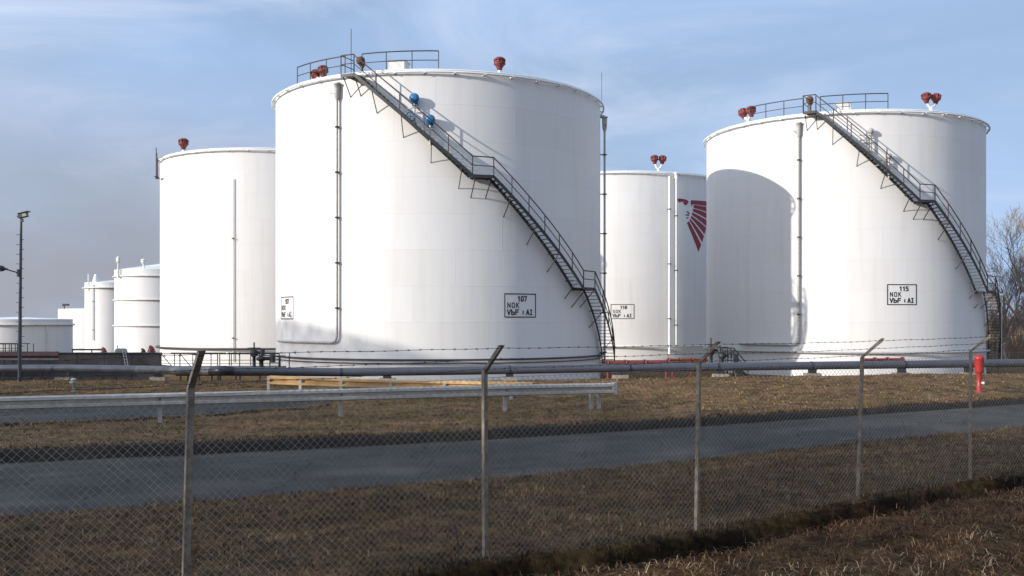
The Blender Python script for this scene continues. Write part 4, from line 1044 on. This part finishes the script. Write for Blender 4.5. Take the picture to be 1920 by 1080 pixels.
def gate_valve(p_top, p_base, Y, label, s_=1.0):
    t_, bb = P(*p_top, Y), P(*p_base, Y); o = empty('gate_valve', bb, label, 'valve', 'black gate valves on the platforms')
    h = t_.z - bb.z
    b = MB(); b.lathe(bb, [(0.13 * s_, 0), (0.13 * s_, 0.05), (0.07 * s_, 0.12), (0.07 * s_, h * 0.42), (0.16 * s_, h * 0.5), (0.16 * s_, h * 0.66), (0.06 * s_, h * 0.74), (0.035, h * 0.78), (0.035, h)], 12); b.build('valve_body', black_steel, o)
    b = MB(); c = bb + Vector((0, 0, h * 0.60)); b.tube([c, c + Vector((0.36 * s_, 0, 0))], 0.06 * s_, 8); b.lathe(c + Vector((0.36 * s_, 0, -0.12 * s_)), [(0.09 * s_, 0), (0.09 * s_, 0.22 * s_), (0.03, 0.3 * s_)], 10); b.build('actuator', black_steel, o)
    b = MB(); n = 16; c = bb + Vector((0, 0, h * 0.78)); b.tube([c + Vector((math.cos(2 * math.pi * i / n), math.sin(2 * math.pi * i / n), 0)) * 0.26 * s_ for i in range(n + 1)], 0.02, 6); b.bar(c - Vector((0.25 * s_, 0, 0)), c + Vector((0.25 * s_, 0, 0)), 0.03, 0.03); b.build('hand_wheel', black_steel, o)
gate_valve((476.5, 642), (476.5, 690), 48.6, 'tall black gate valve on the platform left of tank 107', 1.15)
gate_valve((490, 660), (490, 690), 48.3, 'short black gate valve next to the tall one', 1.5)
gate_valve((1333, 634), (1333, 690), 49.5, 'tall black gate valve behind the middle right fence post', 1.2)
gate_valve((1354, 651), (1354, 690), 49.2, 'black gate valve on the small platform before tank 115', 1.1)
o = frame_rail(1353, 1376, 652.5, 683, 50.0, 12, 'small black steel platform with steps down to the grass before tank 115')
b = MB()
for dy in (0.0, 1.2):
    b.bar(P(1376, 684, 50.0) + Vector((0, dy, 0)), P(1402, 706, 50.0) + Vector((0, dy, 0)), 0.05, 0.14)
    b.tube([P(1376, 652.5, 50.0) + Vector((0, dy, 0)), P(1402, 684, 50.0) + Vector((0, dy, 0)), P(1403, 706, 50) + Vector((0, dy, 0))], 0.026, 6)
for i in range(5): p = P(1376, 684, 50).lerp(P(1402, 706, 50), (i + 0.5) / 5); b.box(p + Vector((0, 0.6, 0)), (0.2, 1.1, 0.03))
b.build('steps', black_steel, o)
p = P(1380, 690, 49.6); b = MB(); b.box((p.x, p.y, p.z + 0.28), (0.20, 0.2, 0.72)); b.box((p.x, p.y - 0.01, p.z + 0.67), (0.24, 0.26, 0.05)); b.tube([Vector((p.x, p.y, p.z - 0.9)), Vector((p.x, p.y, p.z))], 0.05, 8)
tag(b.build('switch_box', mat('grey_green', (0.09, 0.10, 0.085), 0.6, var=0.3, scale=6), loc=p), 'dark grey green switch box by the small platform before tank 115', 'switch box')
b = None
# blue grey gate beside the platform, railing at the far left
frame_rail(-60, 33, 645, 662, 54.0, 11, 'pale railing with plant behind the wall at the far left', name='plant_railing', deck=False)
frame_rail(506, 523, 669, 692, 48.4, 17, 'small blue grey gate at the right end of the platform by tank 107', name='plant_gate', deck=False)
# rusty manifold under the platform
pipe_thing([P(330, 701, 47.5), P(510, 701, 47.5)], 0.10, rusty, 'rusty brown pipe lying under the platforms left of tank 107', 4)

# stone at the road edge
b = MB(); p = on_ground(1588, 829); pts = []
n = 10
for i in range(6):
    for j in range(n):
        a = 2 * math.pi * j / n; f = math.pi * i / 5; rr = math.sin(f) * (0.85 + 0.3 * rnd.random())
        pts.append((p.x + math.cos(a) * rr * 0.19, p.y + math.sin(a) * rr * 0.12, p.z + 0.045 - math.cos(f) * 0.05))
b.add(pts, [(i * n + j, i * n + (j + 1) % n, (i + 1) * n + (j + 1) % n, (i + 1) * n + j) for i in range(5) for j in range(n)], True)
tag(b.build('stone', stone_m, loc=p), 'dark flat stone lying at the near edge of the road', 'stone')

# ------------------------------------------------------------------ bare trees at the right
def bare_tree(x, y, h, seed, label, spread=0.55, m=bark, depth=6, group='bare winter trees at the right'):
    r = random.Random(seed); z = gz(x, y) - 0.2
    o = empty('bare_tree', (x, y, z), label, 'tree', group)
    trunk, crown = MB(), MB()
    def grow(p, d, ln, rad, lev):
        pts = [p]; rr = [rad]; n = 4 if lev < 3 else 3
        for i in range(n):
            d = (d + Vector((r.gauss(0, 0.10), r.gauss(0, 0.10), r.gauss(0.03, 0.07)))).normalized()
            p = p + d * (ln / n); pts.append(p); rr.append(rad * (1 - 0.42 * (i + 1) / n))
        (trunk if lev == 0 else crown).tube(pts, [max(q, 0.010) for q in rr], 7 if lev == 0 else (5 if lev < 2 else 3), caps=False)
        if lev >= depth: return
        k = r.choice((3, 3, 4)) if lev < depth - 2 else r.choice((3, 4))
        for j in range(k):
            i = n if j == 0 else r.randint(max(1, n - 3), n)
            ax = d.orthogonal().normalized(); ax.rotate(Matrix.Rotation(r.uniform(0, 6.283), 3, d))
            nd = d.copy(); nd.rotate(Matrix.Rotation((0.18 if j == 0 else spread) * r.uniform(0.6, 1.35), 3, ax))
            nd = (nd + Vector((0, 0, 0.10))).normalized()
            grow(pts[i], nd, ln * r.uniform(0.62, 0.82), rr[i] * (0.80 if j == 0 else 0.60), lev + 1)
    grow(Vector((x, y, z)), Vector((r.gauss(0, 0.04), r.gauss(0, 0.04), 1)).normalized(), h * 0.30, h * 0.020, 0)
    trunk.build('trunk', m, o); crown.build('crown', m, o)
    return o
TR = [(49.6, 97, 18.0, 11, 'tallest bare tree, leaning in from the right edge of the picture'), (48.6, 101, 14.0, 23, 'bare tree with a fine twiggy top between the stair and the right edge'),
      (55.5, 108, 14.0, 31, 'bare tree behind the tallest one, cut by the right edge')]
for (x, y, h, sd_, lab) in TR: bare_tree(x, y, h, sd_, lab, m=bark_pale if sd_ == 31 else bark)
for i, (x, y, h, lab) in enumerate(((47.5, 97.5, 6.5, 'low bare bush nearest the foot of the right stair'), (50.2, 99, 7.2, 'low bare bush behind the slim lamp post'), (52.6, 103, 7.5, 'low bare bush at the right edge of the picture'),
                           (49.3, 107, 8.0, 'thin bare sapling behind the low bushes at the right'), (54.5, 112, 9.0, 'thin bare sapling farthest back in the trees at the right'))):
    bare_tree(x, y, h, 60 + i, lab, spread=0.62, m=bark, depth=6)
# dense brush under them
def brush():
    r = np.random.RandomState(5); b = MB()
    for i in range(5200):
        x = r.uniform(43.5, 75); y = r.uniform(98, 122); z = gz(x, y); h = r.uniform(1.2, 6.4) * (0.7 if i % 3 else 1.1)
        p = Vector((x, y, z - 0.1)); pts = [p]
        for k in range(3): p = p + Vector((r.normal(0, 0.18), r.normal(0, 0.18), h / 3)); pts.append(p)
        b.tube(pts, [0.035, 0.028, 0.02, 0.008], 3, caps=False)
    return tag(b.build('undergrowth', mat('brush_twigs', (0.46, 0.34, 0.24), 0.9, col2=(0.24, 0.17, 0.12), scale=0.8)), 'brown leafless undergrowth filling the space beneath the bare trees', 'undergrowth', kind='stuff')
brush()

# ------------------------------------------------------------------ woods to the left behind the camera: unseen, added and shaped to shade the foreground
def shade_woods():
    r = np.random.RandomState(9); dx, dy = math.cos(TRAVEL), math.sin(TRAVEL); te = math.tan(SUN_EL)
    def h0f(p): return np.interp(p, [-90, -71, -66, -60, -52, -47.5, -41, -33, -28, -20, -12, 0, 30], [3.0, 4.2, 7.9, 8.0, 7.6, 7.2, 4.8, 4.3, 5.4, 5.6, 6.4, 7.6, 8.2])
    V = []
    for (p0, p1, n, smin, smax, depth, wig) in ((-73, -44, 62000, 0.07, 0.13, 9.0, 0.0), (-44, 30, 16000, 0.35, 0.75, 20.0, 1.0)):
        p = r.uniform(p0, p1, n); q = r.uniform(-62, -50, n)
        h0 = h0f(p) + wig * (0.35 * np.sin(p * 0.9) + 0.25 * np.sin(p * 2.3 + 1))
        top = h0 - q * te - (0.0 if smax < 0.4 else 1.2 * (1 - wig))
        z = top - 0.12 - np.minimum(depth, top) * r.rand(n)
        x = q * dx + p * dy; y = q * dy - p * dx
        c = np.stack([x, y, z], -1); s_ = r.uniform(smin, smax, n)[:, None]
        a = r.normal(size=(n, 3)); a /= np.linalg.norm(a, axis=1)[:, None]; b_ = r.normal(size=(n, 3)); b_ -= a * (a * b_).sum(1)[:, None]; b_ /= np.linalg.norm(b_, axis=1)[:, None]
        V.append(np.stack([c - a * s_, c + a * s_ * 0.6 + b_ * s_ * 0.6, c + a * s_ * 0.6 - b_ * s_ * 0.6], 1).reshape(-1, 3))
    v = np.concatenate(V); n = len(v) // 3
    me = bpy.data.meshes.new('shade_woods'); me.from_pydata(v.tolist(), [], np.arange(3 * n).reshape(n, 3).tolist())
    me.materials.append(mat('evergreen', (0.05, 0.06, 0.03), 0.9, var=0.5, scale=0.5)); o = bpy.data.objects.new('shade_woods', me); C.objects.link(o)
    tag(o, 'unseen belt of foliage behind the viewpoint, added to shade the foreground and tank 107', 'shade_woods', kind='stuff')
shade_woods()

# ------------------------------------------------------------------ grass
def grass_mat(name, ramp, rough=0.9):
    m = bpy.data.materials.new(name); m.use_nodes = True; n = m.node_tree; b = n.nodes['Principled BSDF']; lk = n.links.new
    at = n.nodes.new('ShaderNodeAttribute'); at.attribute_name = 'tone'
    c = n.nodes.new('ShaderNodeValToRGB')
    while len(c.color_ramp.elements) < len(ramp): c.color_ramp.elements.new(0.5)
    for e, (p, q) in zip(c.color_ramp.elements, ramp): e.position = p; e.color = (*q, 1)
    lk(at.outputs['Fac'], c.inputs['Fac']); lk(c.outputs['Color'], b.inputs['Base Color']); b.inputs['Roughness'].default_value = rough; b.inputs['Specular IOR Level'].default_value = 0.15
    return m
def blades(name, X, Y, h, wd, m, label, lay=0.6, seed=1):
    """bent two-segment blades, each with a random tone"""
    r = np.random.RandomState(seed); n = len(X); Z = ground(X, Y) - 0.01
    a = r.uniform(0, 2 * np.pi, n); l = np.abs(r.normal(lay, 0.35, n)) 
    dirx, diry = np.cos(a), np.sin(a); sx, sy = -diry, dirx
    base = np.stack([X, Y, Z], -1); D = np.stack([dirx, diry, np.zeros(n)], -1); S = np.stack([sx, sy, np.zeros(n)], -1) * (wd / 2)[:, None]
    up = np.array([0, 0, 1.0])
    mid = base + D * (h * 0.35 * l)[:, None] + up * (h * 0.58)[:, None]
    tip = base + D * (h * 1.0 * l)[:, None] + up * (h * np.clip(1.0 - 0.35 * l, 0.25, 1))[:, None]
    v = np.stack([base - S, base + S, mid + S * 0.75, mid - S * 0.75, tip], 1).reshape(-1, 3)
    i = np.arange(n)[:, None] * 5
    f4 = (i + np.array([[0, 1, 2, 3]])); f3 = (i + np.array([[3, 2, 4]]))
    me = bpy.data.meshes.new(name); me.vertices.add(5 * n); me.vertices.foreach_set('co', v.ravel())
    loops = np.concatenate([f4, f3], 1).ravel(); starts = np.stack([np.arange(n) * 7, np.arange(n) * 7 + 4], 1).ravel(); tot = np.tile([4, 3], n)
    me.loops.add(7 * n); me.loops.foreach_set('vertex_index', loops.astype(np.int32)); me.polygons.add(2 * n)
    me.polygons.foreach_set('loop_start', starts.astype(np.int32)); me.polygons.foreach_set('loop_total', tot.astype(np.int32))
    me.update(calc_edges=True)
    tone = r.rand(n); patch = 0.5 + 0.5 * np.sin(X * 0.9 + 1.3 * np.sin(Y * 0.7)) * np.sin(Y * 1.1 + np.sin(X * 0.6)); p2 = np.sin(X * 5.3 + 2 * np.sin(Y * 3.9)) * np.sin(Y * 4.7 + 2 * np.sin(X * 3.1)); tone = np.clip((0.60 * tone + 0.40 * patch - 0.5) * 1.5 + 0.5 + 0.24 * p2, 0, 1)
    at = me.attributes.new('tone', 'FLOAT', 'POINT'); at.data.foreach_set('value', np.repeat(tone, 5))
    me.materials.append(m); o = bpy.data.objects.new(name, me); C.objects.link(o)
    return tag(o, label, 'grass', kind='stuff')
dry = grass_mat('dry_grass_blades', [(0.0, (0.032, 0.019, 0.009)), (0.32, (0.119, 0.072, 0.036)), (0.62, (0.238, 0.144, 0.070)), (1.0, (0.418, 0.274, 0.140))])
bankg = grass_mat('bank_grass_blades', [(0.0, (0.013, 0.007, 0.004)), (0.35, (0.066, 0.038, 0.019)), (0.65, (0.140, 0.082, 0.039)), (1.0, (0.296, 0.190, 0.098))])
straw = grass_mat('straw_blades', [(0.0, (0.041, 0.017, 0.009)), (0.40, (0.166, 0.069, 0.037)), (0.70, (0.331, 0.170, 0.078)), (0.88, (0.534, 0.331, 0.166)), (1.0, (0.736, 0.534, 0.304))])
darkg = grass_mat('shaded_tussock_blades', [(0.0, (0.012, 0.010, 0.008)), (0.6, (0.045, 0.034, 0.024)), (1.0, (0.13, 0.10, 0.065))])  # tussocks at the fence foot; the shadow there is put into these tones
def sample(n, u0, u1, v0, v1, seed, clump=0.0):
    r = np.random.RandomState(seed); u = r.uniform(u0, u1, n); v = r.uniform(v0, v1, n)
    x, y = uv2xy(u, v)
    if clump:
        d = np.sin(u * 5.1 + 2 * np.sin(v * 3.3)) * np.sin(v * 6.3 + 2 * np.sin(u * 2.7)) ; k = r.rand(n) < 0.55 + clump * d; u, v, x, y = u[k], v[k], x[k], y[k]
    px = 960 + FPX * x / y; k = (y > 6) & (px > -250) & (px < 2170)
    return x[k], y[k], u[k], v[k]
r_ = np.random.RandomState(77)
x, y, u, v = sample(120000, -6, 42, -0.25, 6.2, 11, 0.45); k = v < vlo(u) + 0.12 * r_.rand(len(v)) - 0.02; x, y = x[k], y[k]
blades('bank_grass', x, y, r_.uniform(0.03, 0.12, len(x)), r_.uniform(0.006, 0.014, len(x)), bankg, 'dead brown grass between the fence and the road', 0.95, 2)
x, y, u, v = sample(150000, -14, 62, 7.5, 36, 12, 0.45); k = (v > vup(u) + 0.02) & (y < 43)
px_ = 960 + FPX * x / y; py_ = HOR + (EYE - 0.05) * FPX / y
side = (px_ < 620) & (py_ > 744) & (py_ < np.interp(px_, [-500, 0, 250, 420, 540, 620], [822, 797, 787, 778, 768, 758])); k &= ~side
x, y = x[k], y[k]
blades('verge_grass', x, y, r_.uniform(0.03, 0.10, len(x)), r_.uniform(0.010, 0.03, len(x)), dry, 'dry brown grass between the road and the pipeline', 0.95, 3)
x, y, u, v = sample(90000, 0, 32, -4.6, -0.45, 13, 0.35)
blades('foreground_straw', x, y, r_.uniform(0.03, 0.14, len(x)), r_.uniform(0.004, 0.010, len(x)), straw, 'reddish brown cut straw and stubble in front of the fence', 1.5, 4)
x, y, u, v = sample(6000, 0, 34, -0.40, -0.16, 14, 0.45)
blades('fence_tussocks', x, y, r_.uniform(0.05, 0.15, len(x)), r_.uniform(0.006, 0.014, len(x)), darkg, 'ragged grass along the bottom of the fence, coloured dark for the shadow there', 0.8, 5)
x, y, u, v = sample(1900, 0, 32, -4.6, -0.6, 15)
blades('cut_stalks', x, y, r_.uniform(0.08, 0.26, len(x)), r_.uniform(0.004, 0.008, len(x)), grass_mat('pale_stalks', [(0.0, (0.12, 0.065, 0.035)), (0.6, (0.20, 0.12, 0.065)), (1.0, (0.44, 0.32, 0.19))]), 'pale cut stalks scattered over the reddish straw in front of the fence', 2.2, 6)
u = np.random.RandomState(16).uniform(-4, 42, 16000); v = vup(u) + np.random.RandomState(17).normal(0.32, 0.14, 16000); x, y = uv2xy(u, v)
blades('edge_grass', x, y, r_.uniform(0.06, 0.17, len(x)), r_.uniform(0.010, 0.022, len(x)), bankg, 'ragged brown grass hanging over the dark edge of the road', 1.2, 7)
rs = np.random.RandomState(18); ea = [on_ground(*p) for p in ((-200, 808), (0, 797), (250, 787), (420, 778), (540, 768), (620, 758))]
tq = rs.uniform(0, len(ea) - 1.001, 5200); ki = tq.astype(int); fq = tq - ki
x = np.array([ea[k].x + (ea[k + 1].x - ea[k].x) * f for k, f in zip(ki, fq)]) + rs.normal(0.06, 0.10, len(tq)); y = np.array([ea[k].y + (ea[k + 1].y - ea[k].y) * f for k, f in zip(ki, fq)]) - np.abs(rs.normal(0.04, 0.12, len(tq)))
blades('side_road_grass', x, y, rs.uniform(0.04, 0.12, len(x)), rs.uniform(0.010, 0.024, len(x)), dry, 'dry grass fringing the near edge of the side road', 1.0, 8)
# dead weed stalks in the bank
src = None
stalk_m = mat('dead_stalk', (0.07, 0.052, 0.04), 0.9, var=0.4, scale=20)
spots = [(1455, 955, 0.75), (1475, 960, 0.85), (1540, 880, 0.5), (1665, 915, 0.55), (1690, 918, 0.75), (1708, 838, 0.6), (1530, 920, 0.5), (1632, 840, 0.5), (1590, 800, 0.45), (860, 1060, 0.45), (330, 1075, 0.55), (345, 1040, 0.4)]
for i, (px, py, h) in enumerate(spots):
    p = on_ground(px, py); rr = random.Random(i); b = MB(); q = Vector(p) - Vector((0, 0, 0.03)); pts = [q]; dl = rr.gauss(0, 0.12)
    for k in range(5): q = q + Vector((dl * h / 5 + rr.gauss(0, 0.012), rr.gauss(0, 0.012), h / 5)); pts.append(q)
    b.tube(pts, [0.006, 0.0055, 0.005, 0.0045, 0.004, 0.003], 4, caps=False)
    for k in (2, 3, 4): b.tube([pts[k], pts[k] + Vector((rr.gauss(0, 0.06), rr.gauss(0, 0.05), 0.10))], [0.003, 0.0015], 3, caps=False)
    tag(b.build('weed_stalk', stalk_m, loc=p), 'thin dead weed stalk standing in the brown grass by the fence', 'weed', 'dead weed stalks by the fence')
